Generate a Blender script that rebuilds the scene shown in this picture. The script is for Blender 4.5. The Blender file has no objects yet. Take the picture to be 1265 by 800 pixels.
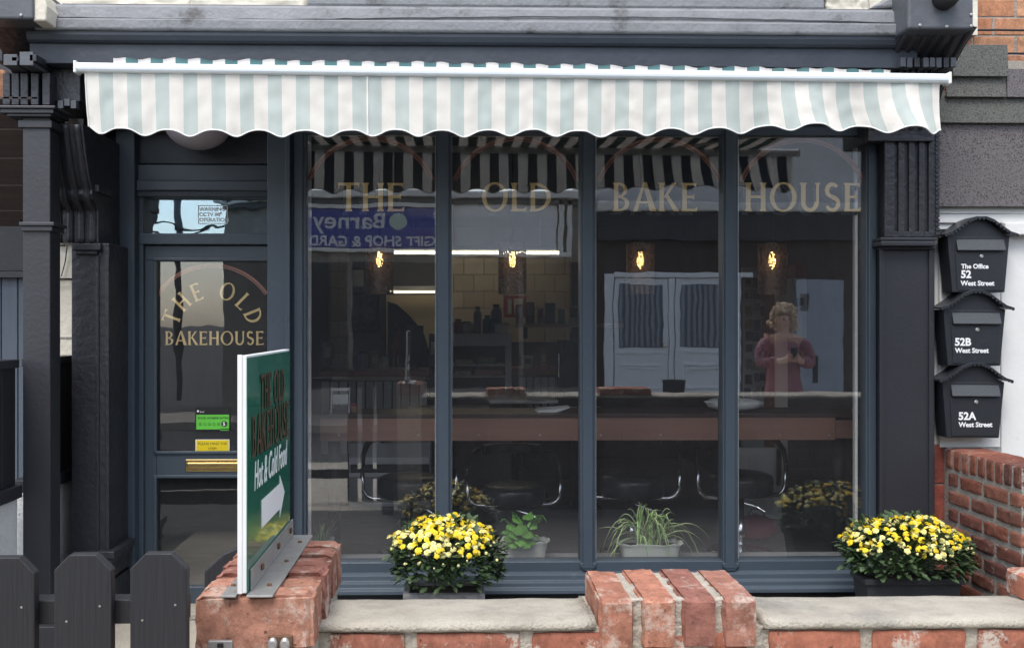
import bpy, bmesh, math, random
from mathutils import Vector, Matrix, Euler, noise
C = bpy.context.scene.collection
SC = bpy.context.scene
R = math.radians
rnd = random.Random(7)

# ------------------------------------------------------------------ camera
CAMY, CAMZ, FPX, PPX, PPY, YAW = -4.9, 1.55, 1150.0, 584.0, 400.0, R(1.2)
cd = bpy.data.cameras.new('camera'); cam = bpy.data.objects.new('camera', cd); C.objects.link(cam)
cam.location = (0, CAMY, CAMZ); cam.rotation_euler = (R(90), 0, -YAW)
cd.sensor_width = 36; cd.lens = 36 * FPX / 1265; cd.shift_x = (632.5 - PPX) / 1265
cd.clip_start = 0.05; cd.clip_end = 2000
SC.camera = cam
# ------------------------------------------------------------------ world, sun
w = bpy.data.worlds.new('World'); SC.world = w; w.use_nodes = True
nt = w.node_tree; bg = nt.nodes['Background']
sky = nt.nodes.new('ShaderNodeTexSky'); sky.sky_type = 'NISHITA'; sky.sun_disc = False
SUN_EL, SUN_AZ = R(58), R(200)
sky.sun_elevation = SUN_EL; sky.sun_rotation = SUN_AZ
sky.air_density = 1.0; sky.dust_density = 1.6; sky.ozone_density = 1.0
hs = nt.nodes.new('ShaderNodeHueSaturation'); hs.inputs['Saturation'].default_value = 0.6
nt.links.new(sky.outputs[0], hs.inputs['Color']); nt.links.new(hs.outputs[0], bg.inputs[0])
bg.inputs[1].default_value = 0.15
sl = bpy.data.lights.new('sun', 'SUN'); so = bpy.data.objects.new('sun', sl); C.objects.link(so)
sl.energy = 1.1; sl.angle = R(28); sl.color = (1, .965, .92)
sv = Vector((math.sin(SUN_AZ) * math.cos(SUN_EL), math.cos(SUN_AZ) * math.cos(SUN_EL), math.sin(SUN_EL)))
so.rotation_euler = sv.to_track_quat('Z', 'Y').to_euler(); so.location = (0, -6, 12)
SC.view_settings.view_transform = 'Standard'; SC.view_settings.look = 'None'
SC.view_settings.exposure = 1.26; SC.view_settings.gamma = 1
SC.render.engine = 'CYCLES'
cy = SC.cycles; cy.use_denoising = True; cy.max_bounces = 10; cy.transparent_max_bounces = 24
cy.diffuse_bounces = 5; cy.glossy_bounces = 5; cy.caustics_reflective = False; cy.caustics_refractive = False
cy.sample_clamp_indirect = 4

def pt(u, v, Y):
    k = (u - PPX) / FPX; s, c = math.sin(YAW), math.cos(YAW)
    t = (Y - CAMY) / (c - k * s)
    return t * (s + k * c), CAMZ + (PPY - v) / FPX * t
def X(u, Y): return pt(u, 400, Y)[0]
def Z(v, Y, u=600): return pt(u, v, Y)[1]

# ------------------------------------------------------------------ materials
def nodes(name):
    m = bpy.data.materials.new(name); m.use_nodes = True
    t = m.node_tree
    return m, t, t.nodes['Principled BSDF']
def add(t, typ, **kw):
    n = t.nodes.new(typ)
    for k, v in kw.items():
        if k in n.inputs: n.inputs[k].default_value = v
        else: setattr(n, k, v)
    return n
def objvec(t):
    tc = add(t, 'ShaderNodeTexCoord'); oi = add(t, 'ShaderNodeObjectInfo')
    m = add(t, 'ShaderNodeMath', operation='MULTIPLY'); m.inputs[1].default_value = 37.0
    t.links.new(oi.outputs['Random'], m.inputs[0])
    va = add(t, 'ShaderNodeVectorMath', operation='ADD')
    t.links.new(tc.outputs['Object'], va.inputs[0]); t.links.new(m.outputs[0], va.inputs[1])
    return va.outputs[0], oi
def c4(c): return (c[0], c[1], c[2], 1)
def M(name, c, rough=.5, c2=None, scale=6., bump=0., bscale=60., metal=0., spec=.5, rrand=0., dirt=None, dscale=3., dlo=.55, dhi=.7, stretch=None, coat=0., emit=None, estr=0.):
    m, t, b = nodes(name)
    b.inputs['Roughness'].default_value = rough; b.inputs['Metallic'].default_value = metal
    b.inputs['Specular IOR Level'].default_value = spec
    b.inputs['Coat Weight'].default_value = coat
    vec, oi = objvec(t)
    if stretch:
        mp = add(t, 'ShaderNodeMapping'); mp.inputs['Scale'].default_value = stretch
        t.links.new(vec, mp.inputs['Vector']); vec = mp.outputs[0]
    c2 = c2 or tuple(x * .8 for x in c)
    n = add(t, 'ShaderNodeTexNoise', Scale=scale, Detail=6.0, Roughness=.6); t.links.new(vec, n.inputs['Vector'])
    mr = add(t, 'ShaderNodeMapRange'); mr.inputs[1].default_value = .3; mr.inputs[2].default_value = .7
    t.links.new(n.outputs[0], mr.inputs[0])
    mx = add(t, 'ShaderNodeMix', data_type='RGBA'); mx.inputs[6].default_value = c4(c); mx.inputs[7].default_value = c4(c2)
    t.links.new(mr.outputs[0], mx.inputs[0]); col = mx.outputs[2]
    if rrand:
        hv = add(t, 'ShaderNodeHueSaturation')
        mm = add(t, 'ShaderNodeMapRange'); mm.inputs[3].default_value = 1 - rrand; mm.inputs[4].default_value = 1 + rrand
        t.links.new(oi.outputs['Random'], mm.inputs[0]); t.links.new(mm.outputs[0], hv.inputs['Value'])
        t.links.new(col, hv.inputs['Color']); col = hv.outputs[0]
    if dirt:
        n2 = add(t, 'ShaderNodeTexNoise', Scale=dscale, Detail=8.0, Roughness=.7); t.links.new(vec, n2.inputs['Vector'])
        m2 = add(t, 'ShaderNodeMapRange'); m2.inputs[1].default_value = dlo; m2.inputs[2].default_value = dhi
        t.links.new(n2.outputs[0], m2.inputs[0])
        x2 = add(t, 'ShaderNodeMix', data_type='RGBA'); x2.inputs[7].default_value = c4(dirt)
        t.links.new(m2.outputs[0], x2.inputs[0]); t.links.new(col, x2.inputs[6]); col = x2.outputs[2]
    t.links.new(col, b.inputs['Base Color'])
    rr = add(t, 'ShaderNodeMapRange'); rr.inputs[3].default_value = max(0, rough - .1); rr.inputs[4].default_value = min(1, rough + .12)
    t.links.new(n.outputs[0], rr.inputs[0]); t.links.new(rr.outputs[0], b.inputs['Roughness'])
    if bump:
        n3 = add(t, 'ShaderNodeTexNoise', Scale=bscale, Detail=5.0); t.links.new(vec, n3.inputs['Vector'])
        bp = add(t, 'ShaderNodeBump', Strength=min(1, bump * 2), Distance=.004 * (1 + bump)); t.links.new(n3.outputs[0], bp.inputs['Height'])
        t.links.new(bp.outputs[0], b.inputs['Normal'])
    if emit:
        b.inputs['Emission Color'].default_value = c4(emit); b.inputs['Emission Strength'].default_value = estr
    return m
def brick_mat(name, ramp, lime=.5, limecol=(.55, .5, .42), bump=.8, llo=.60, lhi=.68):
    m, t, b = nodes(name); b.inputs['Roughness'].default_value = .9; b.inputs['Specular IOR Level'].default_value = .2
    vec, oi = objvec(t)
    cr = add(t, 'ShaderNodeValToRGB'); e = cr.color_ramp.elements
    while len(e) < len(ramp): e.new(.5)
    for i, c in enumerate(ramp): e[i].position = i / (len(ramp) - 1); e[i].color = c4(c)
    t.links.new(oi.outputs['Random'], cr.inputs[0])
    n = add(t, 'ShaderNodeTexNoise', Scale=26., Detail=10., Roughness=.8); t.links.new(vec, n.inputs['Vector'])
    mr = add(t, 'ShaderNodeMapRange'); mr.inputs[1].default_value = .3; mr.inputs[2].default_value = .72; mr.inputs[3].default_value = .45; mr.inputs[4].default_value = 1.4
    t.links.new(n.outputs[0], mr.inputs[0])
    hv = add(t, 'ShaderNodeHueSaturation'); t.links.new(mr.outputs[0], hv.inputs['Value']); t.links.new(cr.outputs[0], hv.inputs['Color'])
    n2 = add(t, 'ShaderNodeTexNoise', Scale=14., Detail=10., Roughness=.75); t.links.new(vec, n2.inputs['Vector'])
    m2 = add(t, 'ShaderNodeMapRange'); m2.inputs[1].default_value = llo; m2.inputs[2].default_value = lhi; m2.inputs[4].default_value = lime
    t.links.new(n2.outputs[0], m2.inputs[0])
    x2 = add(t, 'ShaderNodeMix', data_type='RGBA'); x2.inputs[7].default_value = c4(limecol)
    t.links.new(m2.outputs[0], x2.inputs[0]); t.links.new(hv.outputs[0], x2.inputs[6])
    # dark pits
    v3 = add(t, 'ShaderNodeTexNoise', Scale=75., Detail=3.); t.links.new(vec, v3.inputs['Vector'])
    m3 = add(t, 'ShaderNodeMapRange'); m3.inputs[1].default_value = .66; m3.inputs[2].default_value = .74; m3.inputs[4].default_value = .75
    t.links.new(v3.outputs[0], m3.inputs[0])
    x3 = add(t, 'ShaderNodeMix', data_type='RGBA'); x3.inputs[7].default_value = (.06, .03, .025, 1)
    t.links.new(m3.outputs[0], x3.inputs[0]); t.links.new(x2.outputs[2], x3.inputs[6])
    t.links.new(x3.outputs[2], b.inputs['Base Color'])
    sm = add(t, 'ShaderNodeMath', operation='ADD'); t.links.new(n.outputs[0], sm.inputs[0]); t.links.new(n2.outputs[0], sm.inputs[1])
    bp = add(t, 'ShaderNodeBump', Strength=bump, Distance=.006); t.links.new(sm.outputs[0], bp.inputs['Height']); t.links.new(bp.outputs[0], b.inputs['Normal'])
    return m
BR_BACK = brick_mat('shaded_back_brick', [(.055, .036, .032), (.075, .045, .038), (.04, .03, .028)], .3)  # wall's back face: shade put into the colour so its reflection stays dark
def glass_mat(name, refl, tint=(.93, .95, .95), wob=.15, dust_haze=.015, rcol=(1, 1, 1)):
    m, t, b = nodes(name); t.nodes.remove(b)
    out = t.nodes['Material Output']
    tr = add(t, 'ShaderNodeBsdfTransparent'); tr.inputs[0].default_value = c4(tint)
    gl = add(t, 'ShaderNodeBsdfGlossy'); gl.inputs['Roughness'].default_value = 0.0; gl.inputs[0].default_value = c4(rcol)
    tc = add(t, 'ShaderNodeTexCoord')
    n = add(t, 'ShaderNodeTexNoise', Scale=3.2, Detail=2.); t.links.new(tc.outputs['Object'], n.inputs['Vector'])
    bp = add(t, 'ShaderNodeBump', Strength=wob, Distance=.004); t.links.new(n.outputs[0], bp.inputs['Height']); t.links.new(bp.outputs[0], gl.inputs['Normal'])
    lw = add(t, 'ShaderNodeFresnel'); ge = add(t, 'ShaderNodeNewGeometry'); io = add(t, 'ShaderNodeMapRange'); io.inputs[3].default_value = 1.5; io.inputs[4].default_value = 1 / 1.5
    t.links.new(ge.outputs['Backfacing'], io.inputs[0]); t.links.new(io.outputs[0], lw.inputs[0])   # the node inverts the index on back faces
    md = add(t, 'ShaderNodeMath', operation='MULTIPLY'); md.inputs[1].default_value = refl / .04; md.use_clamp = True
    t.links.new(lw.outputs[0], md.inputs[0])
    mx = add(t, 'ShaderNodeMixShader'); t.links.new(md.outputs[0], mx.inputs[0]); t.links.new(gl.outputs[0], mx.inputs[2])
    # thin dusty film on the pane, its haze put in to lift the dark interior
    df = add(t, 'ShaderNodeBsdfDiffuse'); df.inputs[0].default_value = (.55, .58, .62, 1)
    n2 = add(t, 'ShaderNodeTexNoise', Scale=5., Detail=7., Roughness=.7); t.links.new(tc.outputs['Object'], n2.inputs['Vector'])
    mr = add(t, 'ShaderNodeMapRange'); mr.inputs[1].default_value = .25; mr.inputs[2].default_value = .75; mr.inputs[3].default_value = dust_haze * .6; mr.inputs[4].default_value = dust_haze * 1.4
    t.links.new(n2.outputs[0], mr.inputs[0])
    m0 = add(t, 'ShaderNodeMixShader'); t.links.new(mr.outputs[0], m0.inputs[0]); t.links.new(tr.outputs[0], m0.inputs[1]); t.links.new(df.outputs[0], m0.inputs[2]); t.links.new(m0.outputs[0], mx.inputs[1])
    t.links.new(mx.outputs[0], out.inputs[0])
    return m
def stripe_mat(name, ca, cb, back=None, thru=None, transl=.4):
    rough = .85
    m, t, b = nodes(name); b.inputs['Roughness'].default_value = rough; b.inputs['Specular IOR Level'].default_value = .2
    uv = add(t, 'ShaderNodeUVMap'); sx = add(t, 'ShaderNodeSeparateXYZ'); t.links.new(uv.outputs[0], sx.inputs[0])
    h = add(t, 'ShaderNodeMath', operation='MULTIPLY'); h.inputs[1].default_value = .5; t.links.new(sx.outputs[0], h.inputs[0])
    f = add(t, 'ShaderNodeMath', operation='FRACT'); t.links.new(h.outputs[0], f.inputs[0])
    g = add(t, 'ShaderNodeMath', operation='GREATER_THAN'); g.inputs[1].default_value = .5; t.links.new(f.outputs[0], g.inputs[0])
    mx = add(t, 'ShaderNodeMix', data_type='RGBA'); mx.inputs[6].default_value = c4(ca); mx.inputs[7].default_value = c4(cb)
    t.links.new(g.outputs[0], mx.inputs[0])
    tc = add(t, 'ShaderNodeTexCoord')
    n = add(t, 'ShaderNodeTexNoise', Scale=9., Detail=7., Roughness=.65); t.links.new(tc.outputs['Object'], n.inputs['Vector'])
    mr = add(t, 'ShaderNodeMapRange'); mr.inputs[1].default_value = .3; mr.inputs[2].default_value = .7; mr.inputs[3].default_value = .9; mr.inputs[4].default_value = 1.04
    t.links.new(n.outputs[0], mr.inputs[0])
    hv = add(t, 'ShaderNodeHueSaturation'); t.links.new(mr.outputs[0], hv.inputs['Value']); t.links.new(mx.outputs[2], hv.inputs['Color'])
    # faint water marks and specks of grime
    n5 = add(t, 'ShaderNodeTexNoise', Scale=3.2, Detail=12., Roughness=.78); t.links.new(tc.outputs['Object'], n5.inputs['Vector'])
    m5 = add(t, 'ShaderNodeMapRange'); m5.inputs[1].default_value = .56; m5.inputs[2].default_value = .74; m5.inputs[4].default_value = .42; t.links.new(n5.outputs[0], m5.inputs[0])
    st_ = add(t, 'ShaderNodeMix', data_type='RGBA'); st_.inputs[7].default_value = (.50, .44, .34, 1); t.links.new(m5.outputs[0], st_.inputs[0]); t.links.new(hv.outputs[0], st_.inputs[6])
    hv = st_
    t.links.new(hv.outputs[2], b.inputs['Base Color'])
    def two(a, b_):
        q = add(t, 'ShaderNodeMix', data_type='RGBA'); q.inputs[6].default_value = c4(a); q.inputs[7].default_value = c4(b_); t.links.new(g.outputs[0], q.inputs[0]); return q.outputs[2]
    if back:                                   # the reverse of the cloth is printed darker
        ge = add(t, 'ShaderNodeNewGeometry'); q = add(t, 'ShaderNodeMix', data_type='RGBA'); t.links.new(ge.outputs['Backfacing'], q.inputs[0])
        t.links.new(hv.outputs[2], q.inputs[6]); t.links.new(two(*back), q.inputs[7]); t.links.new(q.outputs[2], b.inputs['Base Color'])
    tl = add(t, 'ShaderNodeBsdfTranslucent'); t.links.new(two(*thru), tl.inputs[0])
    mxs = add(t, 'ShaderNodeMixShader'); mxs.inputs[0].default_value = transl; t.links.new(b.outputs[0], mxs.inputs[1]); t.links.new(tl.outputs[0], mxs.inputs[2]); t.links.new(mxs.outputs[0], t.nodes['Material Output'].inputs[0])
    n2 = add(t, 'ShaderNodeTexNoise', Scale=400., Detail=2.); t.links.new(tc.outputs['Object'], n2.inputs['Vector'])
    bp = add(t, 'ShaderNodeBump', Strength=.25, Distance=.001); t.links.new(n2.outputs[0], bp.inputs['Height']); t.links.new(bp.outputs[0], b.inputs['Normal'])
    return m

BLUE = M('blue_grey_frame_paint', (.052, .071, .092), .42, (.043, .060, .078), 3., bump=.08, bscale=120, dirt=(.085, .095, .105), dscale=16, dlo=.60, dhi=.80)
BLUEW = M('dark_blue_woodwork_paint', (.036, .044, .058), .5, (.026, .033, .046), 4., bump=.25, bscale=30)
BLACK = M('thick_black_gloss_paint', (.030, .031, .038), .42, (.022, .022, .027), 5., bump=.55, bscale=28, dirt=(.05, .05, .055), dscale=9, dlo=.64, dhi=.8)
BLACK2 = M('smooth_black_paint', (.029, .030, .037), .45, (.023, .023, .028), 3., bump=.15, bscale=50)
FENCE = M('black_fence_stain', (.019, .019, .022), .55, (.015, .015, .018), 7., bump=.22, bscale=30, stretch=(5, 5, .35), rrand=.12)
LEAD = M('weathered_grey_lead', (.23, .235, .245), .6, (.16, .165, .175), 5., bump=.4, bscale=45, dirt=(.055, .05, .042), dscale=5., dlo=.56, dhi=.72)
LEADD = M('dark_lead_sheet', (.095, .102, .115), .45, (.07, .075, .085), 5., bump=.3, bscale=25)
CREAM = M('flaking_cream_masonry_paint', (.70, .66, .56), .8, (.58, .53, .44), 6., bump=.8, bscale=20, dirt=(.25, .21, .17), dscale=7, dlo=.62, dhi=.7)
WHITEBD = M('white_painted_timber', (.74, .74, .72), .5, (.66, .66, .63), 4., bump=.12, bscale=40, dirt=(.4, .39, .35), dscale=6, dlo=.64, dhi=.8)
RENDERW = M('rough_white_render', (.72, .73, .72), .9, (.6, .61, .6), 5., bump=1., bscale=70, dirt=(.3, .31, .3), dscale=4, dlo=.6, dhi=.75)
GLASS = glass_mat('window_glass', .13, (.985, .99, .99), wob=.10)
GLASSD = glass_mat('door_glass', .07, (.985, .99, .99), wob=.18)
GLASST = glass_mat('sky_tinted_transom_glass', .20, wob=.35, rcol=(.72, .90, 1.))  # gloss colour carries the sky's blue, reflectance raised to brighten that reflection
GOLD = M('gold_leaf_lettering', (.82, .60, .26), .45, (.74, .53, .21), 30., metal=.2)
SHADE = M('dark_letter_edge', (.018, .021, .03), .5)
COPPER = M('copper_painted_line', (.42, .17, .10), .5, (.34, .13, .075), 20.)
BRASS = M('polished_brass', (.72, .53, .24), .22, (.62, .44, .18), 14., metal=1.)
WHITEP = M('white_plastic', (.78, .78, .77), .35, (.74, .74, .73), 5., spec=.5)
BARW = M('white_powder_coated_bar', (.80, .85, .86), .35, (.76, .81, .83), 4., dirt=(.6, .62, .6), dscale=20, dlo=.7, dhi=.8)
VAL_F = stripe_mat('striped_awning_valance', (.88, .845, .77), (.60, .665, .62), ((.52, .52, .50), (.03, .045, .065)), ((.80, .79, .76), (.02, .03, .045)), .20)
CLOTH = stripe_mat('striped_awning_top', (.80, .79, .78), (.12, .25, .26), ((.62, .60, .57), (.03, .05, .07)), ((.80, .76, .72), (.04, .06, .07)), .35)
BR_NEAR = brick_mat('old_red_brick', [(.36, .145, .095), (.46, .185, .115), (.43, .21, .145), (.30, .13, .10), (.48, .215, .13)], .8, (.60, .52, .44), llo=.53, lhi=.66)
BR_WALL = brick_mat('smooth_red_brick', [(.34, .13, .085), (.39, .15, .095), (.32, .13, .09)], .9, (.50, .45, .38), .6, .535, .60)
BR_SIDE = brick_mat('dark_red_brick', [(.15, .062, .048), (.24, .088, .06), (.17, .07, .055), (.29, .125, .085), (.11, .052, .046), (.20, .085, .065)], .65, llo=.58, lhi=.70)
BR_UP = brick_mat('orange_house_brick', [(.50, .24, .13), (.44, .20, .11), (.54, .29, .17), (.40, .19, .12)], .35, llo=.62, lhi=.8)
BR_RED = brick_mat('red_painted_brick', [(.25, .07, .052), (.22, .065, .05)], .4, llo=.66, lhi=.75)
MORTAR = M('lime_mortar', (.50, .455, .38), .95, (.33, .295, .24), 30., bump=1., bscale=90, dirt=(.17, .155, .13), dscale=14, dlo=.58, dhi=.75)
MORTARD = M('grey_mortar', (.36, .33, .29), .95, (.24, .215, .19), 30., bump=1., bscale=90)
COPING = M('cream_cement_coping', (.47, .43, .355), .92, (.34, .305, .25), 9., bump=.5, bscale=150, dirt=(.25, .235, .20), dscale=6, dlo=.48, dhi=.68)
CONC = M('beige_concrete_paving', (.42, .38, .31), .9, (.33, .30, .25), 9., bump=.5, bscale=90)
ASPH = M('road_asphalt', (.055, .055, .057), .9, (.04, .04, .042), 40., bump=.7, bscale=200)
FELT = M('mineral_roofing_felt', (.125, .112, .116), .95, (.20, .182, .185), 190., bump=1., bscale=230, dirt=(.045, .04, .042), dscale=120, dlo=.5, dhi=.62)
FELT2 = M('grey_green_roofing_felt', (.105, .105, .096), .95, (.175, .175, .16), 190., bump=1., bscale=230, dirt=(.045, .045, .042), dscale=120, dlo=.5, dhi=.62)
GREEN = M('glossy_green_sign_face', (.010, .15, .095), .14, (.009, .14, .085), 4., coat=.4)
BROWNL = M('bronze_sign_lettering', (.19, .135, .085), .35, (.09, .065, .04), 30., metal=.4)
STEEL = M('galvanised_steel', (.46, .45, .43), .45, (.36, .35, .34), 25., metal=.65, dirt=(.20, .16, .12), dscale=20, dlo=.6, dhi=.75)
CHROME = M('chrome', (.82, .82, .83), .2, (.7, .7, .7), 5., metal=1.)
RUST = M('rusty_plate', (.11, .06, .035), .8, (.16, .08, .04), 30., bump=.5)
MBOX = M('black_mailbox_enamel', (.022, .024, .030), .38, (.018, .020, .025), 30., bump=.12, bscale=160, dirt=(.06, .062, .066), dscale=22, dlo=.62, dhi=.78)
MFLAP = M('worn_grey_flap_enamel', (.06, .065, .072), .5, (.045, .05, .056), 120., bump=.2, bscale=200)
WTEXT = M('white_vinyl', (.82, .82, .82), .5, (.8, .8, .8))
BTEXT = M('black_vinyl', (.015, .015, .017), .5)
STG = M('green_sticker', (.13, .58, .06), .4, (.12, .54, .05)); STY = M('yellow_sticker', (.80, .62, .01), .4, (.76, .57, .01))
MAUVE = M('pale_mauve_lamp_glass', (.46, .42, .47), .4, (.42, .38, .43), 4.)
LEAF = M('dark_chrysanthemum_leaf', (.066, .112, .042), .55, (.036, .066, .026), 30., rrand=.3)
PETY = M('yellow_petals', (.87, .68, .03), .6, (.83, .60, .015), 90., rrand=.12)
PETP = M('pale_yellow_petals', (.88, .83, .42), .6, (.86, .76, .24), 90., rrand=.1)
PETC = M('deep_yellow_centre', (.78, .47, .008), .7, (.68, .38, .005), 200.)
STEM = M('green_stem', (.06, .11, .035), .6)
SOIL = M('potting_soil', (.03, .022, .016), .95, (.018, .013, .01), 60., bump=1., bscale=120)
STONEP = M('grey_stone_planter', (.22, .218, .215), .8, (.14, .14, .14), 18., bump=.5, bscale=70, dirt=(.28, .275, .265), dscale=8, dlo=.55, dhi=.72)
BLKP = M('black_plastic_planter', (.035, .036, .038), .55, (.028, .028, .03), 12., bump=.2, bscale=60)
TROUGH = M('grey_green_plastic_trough', (.62, .64, .57), .5, (.57, .59, .52), 8.)
BROWN = M('brown_bar_board', (.30, .165, .12), .4, (.25, .135, .10), 3., bump=.1, bscale=60, stretch=(.4, 4, 6))
SEATB = M('black_seat_vinyl', (.045, .045, .049), .3, (.013, .013, .014), 20.)
DARKW = M('dark_shop_wall', (.10, .092, .094), .8, (.075, .068, .07), 3.)
DARKC = M('dark_shop_ceiling', (.06, .06, .068), .8, (.05, .05, .056), 2.)
FLOOR = M('grey_shop_floor', (.16, .15, .14), .4, (.11, .10, .095), 5., stretch=(1, 8, 1))
TILE = M('cream_wall_tile', (.52, .44, .33), .35, (.46, .38, .28), 8., rrand=.12)
CREAMW = M('cream_shop_wall', (.52, .44, .30), .8, (.46, .38, .26), 3.)
WOOD = M('orange_brown_counter_top', (.26, .085, .045), .45, (.18, .06, .035), 6., stretch=(.5, 5, 5))
GREYP = M('grey_panel', (.42, .42, .425), .6, (.35, .35, .355), 5.)
PALEW = M('pale_shelf_wood', (.42, .34, .26), .5, (.36, .29, .22), 8., stretch=(.4, 5, 5))
BLK = M('matt_black', (.014, .014, .016), .7)
PAPER = M('white_paper', (.75, .75, .73), .8)
PRINT = M('printed_cards', (.10, .09, .09), .6, (.42, .40, .36), 45.)
COLS = [M('goods_' + n, c, .5, tuple(v * .6 for v in c), 20.) for n, c in (('red', (.30, .05, .05)), ('tan', (.34, .25, .16)), ('slate', (.12, .14, .18)), ('cream', (.5, .46, .38)), ('brown', (.14, .08, .05)), ('green', (.06, .12, .07)))]
FILI = M('bronze_filigree', (.26, .17, .11), .45, (.10, .065, .045), 40., metal=.5)
BULB = M('lit_bulb', (1, .8, .5), .3, emit=(1, .60, .20), estr=3.2)
TUBE = M('lit_strip_tube', (1, .97, .85), .3, emit=(1, .88, .62), estr=3.4)
TUBE2 = M('dim_strip_tube', (1, .97, .85), .3, emit=(1, .86, .58), estr=1.1)
CABLE = M('black_cable', (.02, .02, .022), .5)

# ------------------------------------------------------------------ mesh builder
class MB:
    def __init__(s): s.v = []; s.f = []; s.uv = None
    def box(s, x0, x1, y0, y1, z0, z1):
        if x0 > x1: x0, x1 = x1, x0
        if y0 > y1: y0, y1 = y1, y0
        if z0 > z1: z0, z1 = z1, z0
        b = len(s.v)
        s.v += [(x0, y0, z0), (x1, y0, z0), (x1, y1, z0), (x0, y1, z0), (x0, y0, z1), (x1, y0, z1), (x1, y1, z1), (x0, y1, z1)]
        s.f += [tuple(b + i for i in q) for q in ((0, 3, 2, 1), (4, 5, 6, 7), (0, 1, 5, 4), (1, 2, 6, 5), (2, 3, 7, 6), (3, 0, 4, 7))]
        return s
    def pbox(s, u0, v0, u1, v1, Y0, Y1):
        x0, z1 = pt(u0, v0, Y0); x1, z0 = pt(u1, v1, Y0)
        return s.box(x0, x1, Y0, Y1, z0, z1)
    def prism(s, poly, o, a, b, n):
        """poly of (p, q) in the frame o + p a + q b, extruded along n"""
        o, a, b, n = Vector(o), Vector(a), Vector(b), Vector(n); k = len(poly); i0 = len(s.v)
        for p, q in poly: s.v.append(tuple(o + a * p + b * q))
        for p, q in poly: s.v.append(tuple(o + a * p + b * q + n))
        s.f.append(tuple(i0 + i for i in range(k))); s.f.append(tuple(i0 + k + i for i in reversed(range(k))))
        for i in range(k):
            j = (i + 1) % k; s.f.append((i0 + i, i0 + k + i, i0 + k + j, i0 + j))
        return s
    def tube(s, path, r, n=8, cap=True):
        path = [Vector(p) for p in path]; i0 = len(s.v); m = len(path)
        up = None
        for i, p in enumerate(path):
            d = (path[min(i + 1, m - 1)] - path[max(i - 1, 0)]).normalized()
            if up is None:
                up = Vector((0, 0, 1)) if abs(d.z) < .9 else Vector((1, 0, 0))
            a = d.cross(up).normalized(); b = a.cross(d).normalized(); up = b
            rr = r[i] if isinstance(r, (list, tuple)) else r
            for k in range(n):
                t = 2 * math.pi * k / n; s.v.append(tuple(p + a * math.cos(t) * rr + b * math.sin(t) * rr))
        for i in range(m - 1):
            for k in range(n):
                k2 = (k + 1) % n
                s.f.append((i0 + i * n + k, i0 + i * n + k2, i0 + (i + 1) * n + k2, i0 + (i + 1) * n + k))
        if cap:
            s.f.append(tuple(i0 + k for k in reversed(range(n)))); s.f.append(tuple(i0 + (m - 1) * n + k for k in range(n)))
        return s
    def lathe(s, prof, c, n=24, axis='z'):
        i0 = len(s.v); m = len(prof)
        for r, h in prof:
            for k in range(n):
                t = 2 * math.pi * k / n; p, q = r * math.cos(t), r * math.sin(t)
                s.v.append((c[0] + p, c[1] + q, c[2] + h) if axis == 'z' else (c[0] + p, c[1] + h, c[2] + q))
        for i in range(m - 1):
            for k in range(n):
                k2 = (k + 1) % n; s.f.append((i0 + i * n + k, i0 + i * n + k2, i0 + (i + 1) * n + k2, i0 + (i + 1) * n + k))
        s.f.append(tuple(i0 + k for k in reversed(range(n)))); s.f.append(tuple(i0 + (m - 1) * n + k for k in range(n)))
        return s
    def quad(s, *p):
        i = len(s.v); s.v += [tuple(q) for q in p]; s.f.append(tuple(range(i, i + len(p)))); return s
    def mesh(s, name):
        me = bpy.data.meshes.new(name); me.from_pydata(s.v, [], s.f); me.update()
        bm = bmesh.new(); bm.from_mesh(me); bmesh.ops.recalc_face_normals(bm, faces=bm.faces); bm.to_mesh(me); bm.free()
        return me
    def build(s, name, mat, parent=None, bevel=0., smooth=False, seg=2, **kw):
        me = s.mesh(name); return link(name, me, mat, parent, bevel, smooth, seg, **kw)
WORLD = {}
def link(name, me, mat, parent=None, bevel=0., smooth=False, seg=2, loc=None, **kw):
    if mat and not me.materials: me.materials.append(mat)
    o = bpy.data.objects.new(name, me); C.objects.link(o)
    if smooth:
        for p in me.polygons: p.use_smooth = True
    if bevel:
        b = o.modifiers.new('bevel', 'BEVEL'); b.width = bevel; b.segments = seg; b.limit_method = 'ANGLE'; b.angle_limit = R(40)
    if loc is not None: o.location = loc
    adopt(o, parent)
    for k, v in kw.items(): o[k] = v
    return o
def world_of(p):
    if p.name not in WORLD:
        b = Matrix.Translation(p.location) @ p.rotation_euler.to_matrix().to_4x4()
        WORLD[p.name] = b if p.parent is None else world_of(p.parent) @ p.matrix_parent_inverse @ b
    return WORLD[p.name]
def adopt(o, parent):
    if parent is None: return
    o.parent = parent; o.matrix_parent_inverse = world_of(parent).inverted()
def thing(name, label, cat, loc=(0, 0, 0), group=None):
    o = bpy.data.objects.new(name, None); C.objects.link(o); o.location = loc; o.empty_display_size = .1
    o['label'] = label; o['category'] = cat
    if group: o['group'] = group
    WORLD[o.name] = Matrix.Translation(loc)
    return o
def tag(o, label, cat, group=None):
    o['label'] = label; o['category'] = cat
    if group: o['group'] = group
    return o
def copy_tree(o, parent=None):
    c = o.copy(); C.objects.link(c)
    if parent: c.parent = parent
    for ch in list(o.children): copy_tree(ch, c)
    return c
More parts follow.
